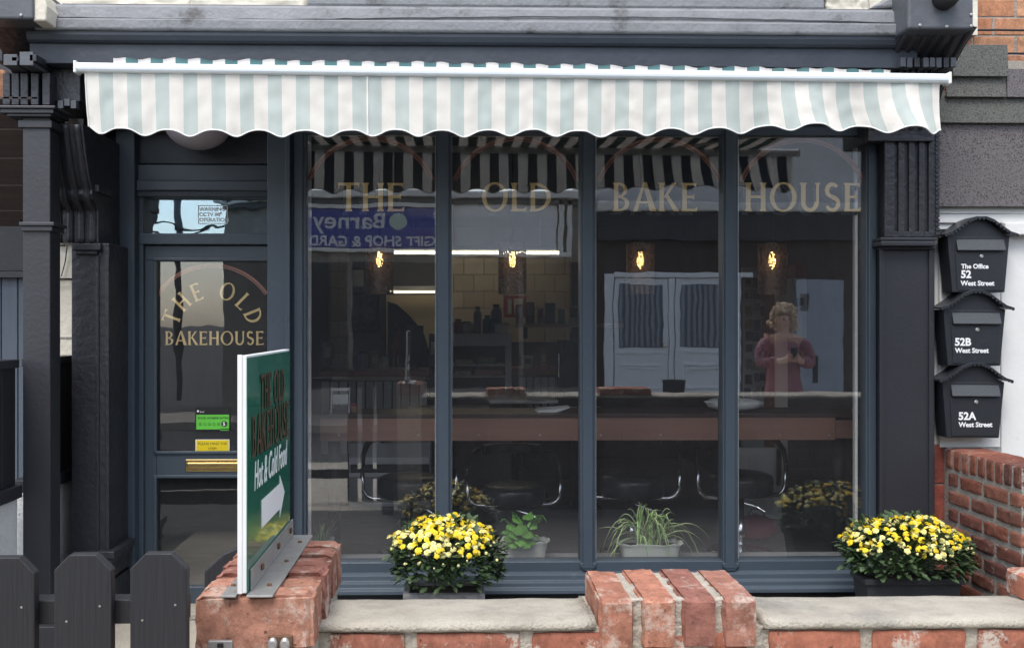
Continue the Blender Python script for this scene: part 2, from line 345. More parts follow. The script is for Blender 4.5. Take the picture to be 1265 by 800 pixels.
def text(body, size, loc, rot, mat, parent, name='lettering', align='LEFT', bold=0., shear=0., ext=.0006, sx=1., space=1.):
    cu = bpy.data.curves.new(name, 'FONT'); cu.body = body; cu.size = size; cu.align_x = align; cu.offset = bold; cu.shear = shear; cu.extrude = ext
    cu.space_character = space; cu.resolution_u = 3
    tmp = bpy.data.objects.new(name, cu); me = bpy.data.meshes.new_from_object(tmp); bpy.data.objects.remove(tmp); bpy.data.curves.remove(cu)
    me.materials.clear(); me.materials.append(mat)
    me.transform(Matrix.Translation(loc) @ Matrix.LocRotScale(None, Euler(rot), (sx, 1, 1)))
    o = bpy.data.objects.new(name, me); C.objects.link(o)
    adopt(o, parent); return o
FRONT, OPP, SIDE = (R(90), 0, 0), (R(90), 0, R(180)), (R(90), 0, R(90))

# ------------------------------------------------------------------ serif capitals drawn as polygons
def stem(x, w=.17, y0=0, y1=1, f=.05, k=.10):
    return [(x - w/2 - f, y0), (x + w/2 + f, y0), (x + w/2, y0 + k), (x + w/2, y1 - k), (x + w/2 + f, y1), (x - w/2 - f, y1), (x - w/2, y1 - k), (x - w/2, y0 + k)]
def hbar(x0, x1, y, h=.085, f=.06, up=1, dn=1):
    return [(x0, y - h/2), (x1 - .09, y - h/2), (x1, y - h/2 - f * dn), (x1 + .015, y + h/2 + f * up), (x1 - .09, y + h/2), (x0, y + h/2)]
def ring(cx, cy, rx, ry, wx, wy, a0, a1, n=18):
    out = []
    for i in range(n):
        t0, t1 = a0 + (a1 - a0) * i / n, a0 + (a1 - a0) * (i + 1) / n
        f = lambda t, e: (cx + (rx - e * wx) * math.cos(t), cy + (ry - e * wy) * math.sin(t))
        out.append([f(t0, 0), f(t1, 0), f(t1, 1), f(t0, 1)])
    return out
def swath(pts, ws):
    out = []; P = [Vector(p) for p in pts]; L = []
    for i, p in enumerate(P):
        d = (P[min(i + 1, len(P) - 1)] - P[max(i - 1, 0)]).normalized(); n = Vector((-d.y, d.x)) * ws[i] / 2
        L.append((p + n, p - n))
    for a, b in zip(L, L[1:]): out.append([tuple(a[0]), tuple(b[0]), tuple(b[1]), tuple(a[1])])
    return out
H = math.pi / 2
def s_curve():
    p = []; w = []
    for i in range(11): t = R(35) + R(235) * i / 10; p.append((.29 + .20 * math.cos(t), .735 + .215 * math.sin(t))); w.append(.11 + .05 * math.sin(math.pi * i / 10))
    for i in range(11): t = R(80) - R(240) * i / 10; p.append((.29 + .215 * math.cos(t), .27 + .22 * math.sin(t))); w.append(.16 - .045 * (i / 10))
    return swath(p, w)
GLYPH = {
    'T': (.74, [stem(.37, f=.05), [(0, .80), (.05, .91), (.69, .91), (.74, .80), (.76, 1.0), (-.02, 1.0)]]),
    'H': (.80, [stem(.13), stem(.67), [(.21, .46), (.59, .46), (.59, .55), (.21, .55)]]),
    'E': (.64, [stem(.13), hbar(.18, .58, .955, up=0, dn=1.2), hbar(.18, .50, .51, f=.045), hbar(.18, .61, .045, dn=0, up=1.2)]),
    'L': (.60, [stem(.13), hbar(.18, .58, .045, dn=0, up=1.4)]),
    'O': (1.0, ring(.5, .5, .49, .52, .165, .075, 0, 4 * H, 32)),
    'D': (.86, [stem(.13), ] + ring(.20, .5, .62, .50, .17, .085, -H, H, 20)),
    'B': (.68, [stem(.13)] + ring(.24, .745, .32, .255, .14, .075, -H, H, 14) + ring(.24, .27, .39, .27, .16, .08, -H, H, 14) + [[(.18, .925), (.26, .925), (.26, 1), (.18, 1)], [(.18, 0), (.26, 0), (.26, .08), (.18, .08)], [(.18, .48), (.26, .48), (.26, .56), (.18, .56)]]),
    'A': (.86, [[(.0, 0), (.17, 0), (.47, 1.02), (.38, 1.02)], [(.64, 0), (.90, 0), (.52, 1.02), (.38, 1.02)], [(.20, .28), (.66, .28), (.64, .36), (.22, .36)]]),
    'K': (.78, [stem(.13), [(.20, .48), (.30, .48), (.70, 1.0), (.54, 1.0)], [(.26, .54), (.36, .62), (.82, 0), (.60, 0)]]),
    'U': (.80, [stem(.13, y0=.30, f=.05, k=.08)[2:8] and [(.045, .32), (.215, .32), (.215, .9), (.265, 1), (-.005, 1), (.045, .9)], [(.60, .32), (.70, .32), (.70, .9), (.75, 1), (.55, 1), (.60, .9)]] + ring(.3725, .34, .328, .36, .16, .13, math.pi, 2 * math.pi, 20)),
    'S': (.60, s_curve()),
    ' ': (.40, []),
}
def glyph_word(mb, word, h, o, a, b, n, sx=1., track=.10, arc=None, depth=.0008):
    """arc=(radius) bends the word around o as the circle centre"""
    o, a, b, n = Vector(o), Vector(a), Vector(b), Vector(n)
    tot = sum(GLYPH[c][0] * sx + track for c in word) - track; pen = -tot / 2; k = 0
    for c in word:
        w, polys = GLYPH[c]; w *= sx
        for poly in polys:
            pts = []
            for p, q in poly:
                p = p * sx
                if arc:
                    mid = (pen + w / 2) * h; th = mid / arc
                    lx, ly = (p - w / 2) * h, arc + q * h
                    pts.append((lx * math.cos(th) + ly * math.sin(th), -lx * math.sin(th) + ly * math.cos(th)))
                else: pts.append(((pen + p) * h, q * h))
            mb.prism(pts, o + n * (k % 7) * .00012, a, b, n * depth); k += 1
        pen += w + track
    return mb

# ================================================================== SETTING
def structure(o): o['kind'] = 'structure'; return o
structure(MB().box(-900, 900, -900, 900, -.30, -.12).build('ground', ASPH))
structure(MB().box(-60, 60, -9.4, -4.2, -.12, -.115).build('road', ASPH))
structure(MB().box(-40, 40, -5.6, -2.86, -.12, -.002).build('pavement', CONC))
structure(MB().box(-40, 40, -11.0, -9.4, -.12, .0).build('pavement', CONC))
structure(MB().box(-12, 12, -2.86, .3, -.12, .0).build('forecourt', M('dark_forecourt_paving', (.085, .08, .076), .9, (.06, .057, .055), 7., bump=.5, bscale=90)))
structure(MB().box(X(85, -.3), X(335, -.3), -1.5, -.10, .0005, .035).build('door_ramp', CONC, bevel=.006))

# ================================================================== SHOP BUILDING
shop = thing('shop_building', 'dark blue and black Victorian bakehouse shopfront with four tall window panes under grey lead cornice', 'building', (0, 0, 0))
YG = 0.0                                   # glass plane
# --- window
YF = -.035
win = MB()
win.pbox(357, 150, 378, 697, YF, .06)      # left jamb
win.pbox(1070, 150, 1086, 697, YF, .06)
win.pbox(357, 120, 1090, 168, YF + .002, .06)
win.pbox(357, 695, 1090, 708, YF - .004, .06)
window = win.build('window', BLUE, shop, bevel=.004)
for u0, u1 in ((362, 374), (1073.5, 1083)):
    MB().pbox(u0, 150, u1, 706, YF - .016, YF - .001).build('frame_moulding', BLUE, window, bevel=.006)
MUL = ((538, 558), (717, 736), (893, 912))
for u0, u1 in MUL:
    m = MB(); m.pbox(u0, 160, u1, 698, YF - .006, .055)
    m.pbox(u0 + 3.5, 160, u1 - 3.5, 702, YF - .024, YF - .005)
    x0, z0 = pt(u0 - .5, 697, YF - .012); x1, _ = pt(u1 + .5, 697, YF - .012); zt = z0 + .01
    m.prism([(x0, zt), (x1, zt), (x1, zt - .016), ((x0 + x1) / 2 + .02, zt - .042), ((x0 + x1) / 2 - .02, zt - .042), (x0, zt - .016)], (0, YF - .020, 0), (1, 0, 0), (0, 0, 1), (0, .018, 0))
    m.build('mullion', BLUE, window, bevel=.004)
xl, xr = X(340, -.06), X(1092, -.06)
sl_ = MB(); z1, z2, z3, z4 = Z(707, -.06), Z(714, -.07), Z(722, -.08), Z(733, -.095)
sl_.prism([(.06, z1), (YF - .005, z1), (-.062, z1 - .012), (-.066, z2 - .012), (-.082, z2 - .02), (-.086, z3 - .012), (-.105, z3 - .022), (-.108, z4), (.06, z4)], (xl, 0, 0), (0, 1, 0), (0, 0, 1), (xr - xl, 0, 0))
sl_.build('sill', BLUE, window, bevel=.003)
PANES = ((378, 538), (558, 717), (736, 893), (912, 1070))
for u0, u1 in PANES:
    m = MB().box(X(u0, 0) - .01, X(u1, 0) + .01, -.003, .003, Z(696, 0) - .01, Z(167, 0) + .01); m.build('pane', GLASS, window)
    # slim pale spacer of the double glazing
    g = MB(); x0, x1 = X(u0, .012) - .004, X(u1, .012) + .004; zb, zt = Z(696, .012), Z(167, .012)
    g.box(x0, x0 + .007, .012, .02, zb, zt); g.box(x1 - .007, x1, .012, .02, zb, zt); g.box(x0 + .007, x1 - .007, .012, .02, zb, zb + .007); g.box(x0 + .007, x1 - .007, .012, .02, zt - .007, zt)
    g.build('glazing_spacer', WHITEBD, window)
MB().pbox(379, 168, 384, 696, .024, .05).build('glazing_trim', WHITEBD, window)
MB().pbox(1056, 168, 1059.5, 690, .024, .05).build('glazing_trim', WHITEBD, window)
YL = .0065
for word, u0, u1 in (('THE', 418, 500), ('OLD', 595, 682), ('BAKE', 757, 862), ('HOUSE', 920, 1064)):
    x0, zb = pt(u0, 261, YL); x1, zt = pt(u1, 226, YL); h = zt - zb
    tot = sum(GLYPH[c][0] for c in word) + .10 * (len(word) - 1); sx = ((x1 - x0) / h - .10 * (len(word) - 1)) / (tot - .10 * (len(word) - 1))
    lt = glyph_word(MB(), word, h, ((x0 + x1) / 2, YL, zb), (1, 0, 0), (0, 0, 1), (0, 1, 0), sx).build('lettering', GOLD, window)
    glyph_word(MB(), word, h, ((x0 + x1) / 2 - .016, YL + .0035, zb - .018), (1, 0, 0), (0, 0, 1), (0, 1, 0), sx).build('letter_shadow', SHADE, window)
def arch_band(u0, u1, vtop, vend, Y, parent, wpx=6, rise=1.):
    xa, _ = pt(u0, 300, Y); xb, _ = pt(u1, 300, Y); cx = (xa + xb) / 2; zt = Z(vtop, Y); ze = Z(vend, Y)
    hw = (xb - xa) / 2 ; hh = zt - ze; Rr = (hw * hw + hh * hh) / (2 * hh); cz = zt - Rr; a = math.asin(min(1, hw / Rr)); wd = wpx * .0042
    m = MB()
    for off, ww in ((0, wd * .55), (wd * .72, wd * .28)):
        for i in range(40):
            t0, t1 = -a + 2 * a * i / 40, -a + 2 * a * (i + 1) / 40
            q = [((Rr - off) * math.sin(t0), (Rr - off) * math.cos(t0)), ((Rr - off) * math.sin(t1), (Rr - off) * math.cos(t1)), ((Rr - off - ww) * math.sin(t1), (Rr - off - ww) * math.cos(t1)), ((Rr - off - ww) * math.sin(t0), (Rr - off - ww) * math.cos(t0))]
            m.prism(q, (cx, Y, cz), (1, 0, 0), (0, 0, 1), (0, .0008, 0))
    return m.build('copper_arch', COPPER, parent)
for u0, u1 in PANES: arch_band(u0 + 1, u1 - 1, 168.5, 222, YL + .001, window)

# --- door bay (recessed)
YD = .22
frame = MB()
frame.pbox(143, 150, 166, 760, .10, .34)
frame.pbox(166, 235, 177, 760, .17, .34)
frame.pbox(150, 203, 340, 243, .155, .34)
frame.pbox(160, 288, 340, 302, .165, .34)
door_frame = frame.build('door_frame', BLUE, shop, bevel=.004)
MB().pbox(150, 222, 338, 236, .135, .156).build('transom_moulding', BLUE, door_frame, bevel=.008)
MB().pbox(176, 243, 338, 290, .225, .231).build('transom_pane', GLASST, door_frame)
MB().box(X(140, .3), X(342, .3), .18, .34, Z(204, .18), 2.85).build('overdoor_panel', BLUEW, shop, bevel=.004)
mm = MB(); mm.pbox(163, 238, 340, 243, .15, .17); mm.build('overdoor_bead', BLUEW, shop, bevel=.003)
cct = text('WARNING\nCCTV IN\nOPERATION', .029, (*((pt(246, 260.5, .2245)[0]), .2242, pt(246, 260.5, .2245)[1]),), FRONT, WTEXT, None, 'cctv_sticker', bold=.0006, ext=.0003)
x0, z1 = pt(244.5, 253.5, .2242); x1, z0 = pt(281, 276.5, .2242)
tag(cct, 'small white warning CCTV in operation sticker on glass above the door', 'sticker')
fr = MB()
for q in ((x0, x1, z0, z0 + .004), (x0, x1, z1 - .004, z1), (x0, x0 + .004, z0 + .004, z1 - .004), (x1 - .004, x1, z0 + .004, z1 - .004)): fr.box(q[0], q[1], .2236, .2242, q[2], q[3])
fb = fr.mesh('sticker_border'); o = link('sticker_border', fb, WTEXT); adopt(o, cct)
cam_ = MB(); xx, zz = pt(267, 264.5, .2236); cam_.prism([(0, 0), (.028, .014), (.033, .004), (.006, -.009)], (xx, .2236, zz), (1, 0, 0), (0, 0, 1), (0, .0005, 0)).prism([(.012, -.012), (.016, -.012), (.016, .004), (.012, .002)], (xx, .2237, zz), (1, 0, 0), (0, 0, 1), (0, .0005, 0))
o = cam_.build('camera_symbol', WTEXT); adopt(o, cct)
dl = MB()
dl.pbox(177, 303, 338, 322, YD - .02, YD + .03); dl.pbox(177, 322, 193, 790, YD - .02, YD + .03); dl.pbox(330, 322, 345, 790, YD - .02, YD + .03)
dl.pbox(193, 560, 330, 587, YD - .021, YD + .03); dl.box(X(177, YD), X(345, YD), YD - .02, YD + .03, .03, .12)
door = dl.build('door', BLUE, shop, bevel=.004)
for q in ((189, 318, 334, 322.5), (189, 322.5, 193.5, 560), (189, 557, 334, 560.5), (189, 586.5, 334, 590), (189, 590, 193.5, 790)):
    MB().pbox(*q, YD - .032, YD - .019).build('glazing_bead', BLUE, door, bevel=.004)
MB().pbox(192, 321, 332, 561, YD, YD + .006).build('pane', GLASSD, door)
MB().pbox(192, 587, 332, 790, YD, YD + .006).build('pane', GLASSD, door)
lp = MB(); lp.pbox(229, 567, 296, 582, YD - .027, YD - .02)
letter_plate = lp.build('letter_plate', BRASS, door, bevel=.004)
MB().pbox(231, 571.5, 295, 577.5, YD - .033, YD - .026).build('flap', BRASS, door, bevel=.004)
YDL = YD + .010
arch_band(193, 331, 326, 362, YDL, door, 5)
xc, zc = pt(263, 411, YDL)
glyph_word(MB(), 'THE OLD', .096, (xc, YDL, zc), (1, 0, 0), (0, 0, 1), (0, .0008, 0), .86, .19, arc=.192).build('lettering', GOLD, door)
x0, zb = pt(204, 426, YDL); x1, zt = pt(326, 409, YDL)
h = zt - zb; tt = sum(GLYPH[c][0] for c in 'BAKEHOUSE'); sx = ((x1 - x0) / h - .1 * 8) / tt
glyph_word(MB(), 'BAKEHOUSE', h, ((x0 + x1) / 2, YDL, zb), (1, 0, 0), (0, 0, 1), (0, .0008, 0), sx).build('lettering', GOLD, door)
# stickers on the door
YS = YD - .0035
st = thing('hygiene_sticker', 'bright green food hygiene rating sticker with black five on door glass', 'sticker', (X(263, YS), YS, Z(520, YS)))
MB().pbox(241, 503, 284, 532, YS, YS + .002).build('backing', BLK, st)
MB().pbox(242.5, 512, 283, 530, YS - .0012, YS - .0002).build('rating_panel', STG, st)
MB().pbox(272, 529, 283, 531.5, YS - .0012, YS - .0004).build('rating_tab', STG, st)
def ptxt(body, size, u, v, Y, mat, par, **kw):
    x, z = pt(u, v, Y); return text(body, size, (x, Y, z), FRONT, mat, par, **kw)
ptxt('FOOD HYGIENE RATING', .0155, 244.5, 517.3, YS - .0014, BTEXT, st, bold=.0004, ext=.0002)
for k in range(5):
    x, z = pt(247.5 + 5.6 * k, 523.6, YS - .0016)
    MB().lathe([(.0085, 0), (.0085, .0006)], (x, YS - .0018, z), 16, 'y').build('ring', BTEXT, st)
    MB().lathe([(.0070, 0), (.0070, .0006)], (x, YS - .0024, z), 16, 'y').build('rating_dot', STG, st)
    text(str(k), .014, (x - .0042, YS - .0028, z - .005), FRONT, BTEXT, st, name='digit', ext=.0002)
x, z = pt(277, 523.3, YS - .0016)
MB().lathe([(.0165, 0), (.0165, .0006)], (x, YS - .0018, z), 20, 'y').build('rating_disc', BTEXT, st)
text('5', .028, (x - .008, YS - .0024, z - .0095), FRONT, WTEXT, st, name='digit', bold=.001, ext=.0002)
ptxt('food', .012, 247, 509.2, YS - .0008, WTEXT, st, ext=.0002); ptxt('VERY GOOD', .0085, 272.6, 531, YS - .0016, BTEXT, st, ext=.0002)
x, z = pt(244.6, 507.5, YS - .0006); MB().lathe([(.006, 0), (.006, .0006)], (x, YS - .0012, z), 12, 'y').build('emblem', WTEXT, st)
sy = thing('step_sticker', 'yellow please mind the step sticker on door glass above the brass letter plate', 'sticker', (X(263, YS), YS, Z(550, YS)))
MB().pbox(241.5, 542.5, 283.5, 557.5, YS, YS + .002).build('backing', WTEXT, sy)
MB().pbox(242.5, 543.3, 282.5, 556.7, YS - .0012, YS - .0002).build('panel', STY, sy)
ptxt('PLEASE MIND THE', .0195, 262.5, 549.2, YS - .0014, BTEXT, sy, align='CENTER', ext=.0002); ptxt('STEP!', .0195, 262.5, 555.3, YS - .0014, BTEXT, sy, align='CENTER', ext=.0002)

# boxed post between door and window
bp_ = MB(); bp_.pbox(330, 120, 357.5, 760, -.085, .36)
boxing = bp_.build('boxed_post', BLUE, shop, bevel=.004)
MB().pbox(352, 130, 358, 735, -.10, -.086).build('cover_strip', BLUE, boxing, bevel=.003)
for v in (286, 395, 502, 591):
    for u in (336.5, 354.5):
        x, z = pt(u, v, -.101 if u > 350 else -.086)
        MB().lathe([(.006, 0), (.004, -.003)], (x, (-.10 if u > 350 else -.085), z), 8, 'y').build('screw', LEADD, boxing)
MB().box(X(330, 0), X(1092, 0), -.03, .3, -.1, Z(733, -.06)).build('plinth', BLACK2, shop, bevel=.004)
MB().box(X(143, .2), X(330, .2), .02, .6, -.1, .03).build('door_step', CONC, shop, bevel=.006)
# porch side wall & soffit
MB().box(X(330, .3), X(357, .3), .36, .42, 0, 2.9).build('inner_post', BLUE, shop)
SOF = 2.69
MB().box(-2.0, 2.42, -.36, .34, SOF + .16, SOF + .24).build('soffit', BLUEW, shop)
MB().box(X(143, .1) , X(1090, 0), -.06, .30, Z(152, -.05), SOF + .16).build('head_board', BLUEW, shop, bevel=.004)

# --- left pilaster with fluted scroll console
YP = -.17
lpil = MB(); lpil.pbox(88, 300, 135, 690, YP, .1)
left_pil = lpil.build('pilaster', BLACK, shop, bevel=.006)
for a, b, y in ((118, 122, YP - .01), (130, 134.5, YP - .008)): MB().pbox(a, 316, b, 680, y, YP + .01).build('pilaster_bead', BLACK, left_pil, bevel=.004)
bs = MB(); bs.pbox(83, 681, 141, 690, YP - .04, .1); bs.pbox(85, 690, 138, 697, YP - .028, .1); bs.pbox(87, 697, 137, 715, YP - .018, .1); bs.box(X(85, YP), X(138, YP), YP - .03, .1, 0, Z(715, YP)); bs.build('pilaster_base', BLACK, left_pil, bevel=.005)
led = MB(); led.pbox(88, 300, 124, 309, YP - .035, .1); led.pbox(92, 309, 120, 314, YP - .022, .1); led.build('console_ledge', BLACK, left_pil, bevel=.005)
# side view profile of the console (Y, Z), extruded along X; lobes as flutes
def console(u0, u1, v0, v1, name, parent, n, proj, mat=BLACK):
    xa, zt = pt(u0, v0, YP); xb, zb = pt(u1, v1, YP); hh = zt - zb; wv = (xb - xa) / n
    body = []
    for i in range(25):
        t = i / 24; pr = .025 + proj * (max(0, 1 - t * 1.55) ** .5 if t < .645 else 0) + (.035 * math.sin(math.pi * (t - .55) / .15) if .55 < t < .70 else 0)
        body.append((YP - pr, zt - hh * t))
    poly = body + [(.1, zb), (.1, zt)]
    root = MB().prism(poly, (xa, 0, 0), (0, 1, 0), (0, 0, 1), (xb - xa, 0, 0)).build(name, mat, parent, bevel=.003)
    for i in range(n):
        pth = [(xa + wv * (i + .5), y + .004, z) for y, z in body]
        MB().tube(pth, wv * .36, 8).build('reed', mat, root, smooth=True)
    return root
console(68, 124, 165, 300, 'scroll_console', left_pil, 4, .20)
MB().pbox(74, 228, 122, 237, YP - .075, -.05).build('console_block', BLACK, left_pil, bevel=.004)

# --- right pilaster with fluted block and console
YR = -.10
rp = MB(); rp.pbox(1089, 305, 1155, 745, YR, .1); right_pil = rp.build('pilaster', BLACK2, shop, bevel=.005)
rf = MB(); rf.pbox(1087, 640, 1093, 745, YR - .006, .1)
for a, b in ((1087, 1092), (1148, 1154)): rf.pbox(a, 306, b, 744, YR - .012, YR - .001)
rf.build('pilaster_bead', BLACK2, right_pil, bevel=.003)
lg = MB(); lg.pbox(1088, 293, 1158, 297.5, YR - .045, .1); lg.pbox(1089, 297.5, 1157, 304, YR - .062, .1); lg.pbox(1090, 304, 1156, 308, YR - .03, .1); lg.build('pilaster_ledge', BLACK2, right_pil, bevel=.006)
# fluted block: bars between the grooves, grooves have round ends
YB = YR - .035
fbk = MB(); fbk.pbox(1093, 157, 1152, 294, YB + .016, .1); fl = fbk.build('fluted_block', BLACK, right_pil)
ed = [1093, 1105, 1110, 1117.5, 1123, 1130, 1135.5, 1142.5, 1147.5, 1160]
for i in range(0, 10, 2): MB().pbox(ed[i], 158, ed[i + 1], 293, YB, YB + .018).build('fillet', BLACK, fl, bevel=.004)
for i in range(1, 9, 2):
    for va, vb in ((158, 167), (286, 293)): MB().pbox(ed[i] - .2, va, ed[i + 1] + .2, vb, YB + .001, YB + .018).build('fillet_end', BLACK, fl, bevel=.002)
for k in range(24): MB().pbox(1156, 160 + 5.5 * k, 1161, 163.6 + 5.5 * k, YB - .006, YB + .05).build('tooth', BLACK, fl)

# --- fascia, cornice, lead
YC = -.46
xa, xb = X(44, YC), X(1122, YC)
zT, zL, zB = Z(12, YC), Z(14, YC), Z(41.5, YC)
cor = MB().prism([(YC + .02, zT + .02), (YC, zT), (YC - .008, (zT + zB) / 2), (YC - .02, (zT + zB) / 2 - .004), (YC - .018, zB + .008), (YC - .01, zB), (.05, zB), (.05, zT + .03)], (xa, 0, 0), (0, 1, 0), (0, 0, 1), (xb - xa, 0, 0)).build('lead_cornice', LEAD, shop, bevel=.006)
# wavy lower seam of the lead sheet
sm = MB(); pth = [(xa + (xb - xa) * i / 60, YC - .012, (zT + zB) / 2 + .012 - .012 * math.sin(i * .11 + .4) - .004 * rnd.random()) for i in range(61)]
sm.tube(pth, .0035, 6).build('lead_seam', LEADD, cor)
xf0, xf1 = X(44, -.36), X(1125, -.36)
MB().prism([(-.462, zB - .001), (-.462, zB - .018), (-.452, zB - .040), (-.440, zB - .050), (-.427, zB - .050), (-.427, zB - .001)], (xf0, 0, 0), (0, 1, 0), (0, 0, 1), (xf1 - xf0, 0, 0)).build('cornice_moulding', BLUEW, shop, bevel=.002)
MB().box(xf0, xf1, -.425, .05, SOF + .10, zB - .002).build('fascia', BLUEW, shop, bevel=.003)
MB().box(xf0, X(100, -.33), -.34, .05, Z(128, -.34), SOF + .10).build('fascia_end', BLACK, shop, bevel=.004)
# sloping lead roof above the cornice and cream masonry behind
YU = -.12
MB().box(-2.35, X(1196, 0), YU + .03, .5, zT + .01, 6.4).build('upper_wall', CREAM, shop)
up = MB(); up.prism([(YC + .015, zT + .019), (YU + .031, zT + .10), (YU + .031, zT + .06), (YC + .02, zT)], (xa + .12, 0, 0), (0, 1, 0), (0, 0, 1), (xb - xa - .2, 0, 0)); up.build('lead_flashing', LEAD, shop)
zs0, zs1 = Z(8.5, -.30), Z(-40, -.30)
MB().box(X(380, -.30), X(1019, -.30), -.30, YU + .03, zs0, zs1).build('upper_bay_sill', LEAD, shop, bevel=.01)
MB().box(X(382, -.27), X(1016, -.27), -.265, YU + .03, zs0 - .03, zs0 - .001).build('upper_bay_apron', LEADD, shop, bevel=.004)
# rough stones proud of the wall along the lead, both ends
lf = MB(); x0, z1 = pt(1070, -10, -.42); x1, z0 = pt(1128, 13, -.42)
lf.prism([(x0, z0), (x1, z0 + .01), (x1, z1 + .02), (x0 + .16, z1)], (0, -.44, 0), (1, 0, 0), (0, 0, 1), (0, .3, 0)); lf.build('lead_fold', LEAD, shop, bevel=.012)
# lead wrapped corbel heads
rc = MB(); rc.pbox(1122, -25, 1203, 36.5, -.60, .05); rcor = rc.build('corbel_head', LEADD, shop, bevel=.012, seg=3)
for u, v in ((1136.5, 31.5), (1169.5, 33), (1200, 32.5), (1200, 18.5)):
    x, z = pt(u, v, -.602); MB().lathe([(.0075, .002), (.0075, -.004), (.004, -.007)], (x, -.60, z), 10, 'y').build('nail', STEEL, rcor)
x, z = pt(1168, -3, -.62); MB().lathe([(.055, .02), (.055, -.03), (.05, -.06), (.03, -.075)], (x, -.60, z), 24, 'y').build('pipe_end', BLK, rcor, smooth=True)
lc = MB(); lc.pbox(-40, -25, 41, 24, -.60, .05); lcor = lc.build('corbel_head', LEADD, shop, bevel=.012, seg=3)
x, z = pt(26, 19, -.602); MB().lathe([(.0075, .002), (.0075, -.004), (.004, -.007)], (x, -.60, z), 10, 'y').build('nail', STEEL, lcor)
MB().prism([(X(40, -.58), Z(30, -.58)), (X(57, -.58), Z(30, -.58)), (X(59, -.58), Z(12, -.58)), (X(52, -.58), Z(-6, -.58)), (X(38, -.58), Z(-6, -.58))], (0, -.585, 0), (1, 0, 0), (0, 0, 1), (0, .4, 0)).build('peeling_end_block', CREAM, shop, bevel=.008)
# right console: curved profile, reeds and dentils
def big_console(u0, u1, v0, v1, name):
    xa, zt = pt(u0, v0, -.5); xb, zb = pt(u1, v1, -.5); hh = zt - zb
    poly = []
    for i in range(17):
        t = i / 16; poly.append((-.155 - .40 * (1 - t) ** 2.2, zt - hh * t))
    poly += [(.05, zb), (.05, zt)]
    k = MB().prism(poly, (xa, 0, 0), (0, 1, 0), (0, 0, 1), (xb - xa, 0, 0)).build(name, BLACK, shop, bevel=.003)
    return k, poly, xa, xb
kc, poly, xa_, xb_ = big_console(1112, 1200, 37, 157, 'corbel_console')
for i in range(7):
    xx = xa_ + (xb_ - xa_) * (i + .5) / 7
    MB().tube([(xx, y + .012, z) for y, z in poly[:15]], (xb_ - xa_) / 7 * .36, 8).build('reed', BLACK, kc, smooth=True)
for u in (1113, 1121, 1130, 1141, 1149, 1157, 1166, 1175): MB().pbox(u, 71, u + 6.5, 82 + rnd.random() * 2, -.45, -.28).build('dentil', LEADD if u % 2 else BLACK, kc, bevel=.003)
for u in (1112, 1119, 1126, 1134, 1142, 1150): MB().pbox(u, 84, u + 4.6, 90, -.40, -.26).build('dentil', BLACK, kc, bevel=.003)
kl, _, _, _ = big_console(-20, 40, 24, 110, 'corbel_console')
for i, u in enumerate((-6, 4, 14, 24, 36)): MB().pbox(u, 64 + (i % 3) * 3, u + 9 + (i % 2) * 8, 76 + (i % 2) * 5, -.52, -.3).build('dentil', LEADD if i % 2 else BLACK, kl, bevel=.003)
for u in (3, 14, 25, 38, 52): MB().pbox(u, 90, u + 9.5, 130, -.42, -.3).build('board', BLACK, kl, bevel=.004)
for i, u in enumerate((71, 79, 87)): MB().pbox(u, 124 - i % 2 * 2, u + 7, 134 - (i % 2) * 3, -.37, -.33).build('dentil', LEADD, shop, bevel=.002)

# porch light under the soffit
lx, lz = pt(241, 160, -.05)
pl = thing('porch_light', 'round pale mauve dome lamp under the soffit above the shop door', 'lamp', (lx, -.02, lz))
ra = X(283, -.02) - lx
zb_ = Z(185, -.02)
prof = [(.001, zb_)] + [(ra * math.sin(R(90) * i / 12), zb_ + .125 * (1 - math.cos(R(90) * i / 12))) for i in range(1, 13)]
prof = [(r, h - lz) for r, h in prof]
MB().lathe(prof, (lx, -.02 + .02, lz), 40).build('lamp_shade', MAUVE, pl, smooth=True)
MB().box(lx - .08, lx + .08, -.08, .08, zb_ + .125, SOF + .155).build('base', BLUEW, pl)

# ================================================================== AWNING
YA = -.90
aw = thing('awning', 'green and white striped awning with scalloped valance hanging over the shop window', 'awning', (0, -.4, 2.7))
(xA, zA1), (xB, zB1) = pt(93, 76.5, YA), pt(1173, 90.5, YA)
zA0, zB0 = pt(93, 89, YA)[1], pt(1173, 103, YA)[1]
br = MB()
for x, za, zb in ((xA, zA0, zA1), (xB, zB0, zB1)):
    pass
n = 14
ring_ = []
for i in range(n):
    t = 2 * math.pi * i / n; ring_.append((YA + .02 + .028 * (abs(math.cos(t)) ** .6) * (1 if math.cos(t) > 0 else -1), math.sin(t)))
def barv(x, z0, z1): return [(x, y, (z0 + z1) / 2 + q * (z1 - z0) / 2) for y, q in ring_]
br.v = barv(xA, zA0, zA1) + barv(xB, zB0, zB1)
br.f = [tuple(range(n)), tuple(range(2 * n - 1, n - 1, -1))] + [(i, (i + 1) % n, n + (i + 1) % n, n + i) for i in range(n)]
fb = br.build('front_bar', BARW, aw, bevel=.004)
for i, x in enumerate((xA, xB)):
    zc = (zA0 + zA1) / 2 if i == 0 else (zB0 + zB1) / 2
    MB().box(x - .006, x + .006, YA - .01, YA + .05, zc - .026, zc + .026).build('end_cap', WHITEP, aw, bevel=.004)
def s_of(u): return (u - 103) / 17.45 if u < 454 else (u - 454) / 17.06 + 21
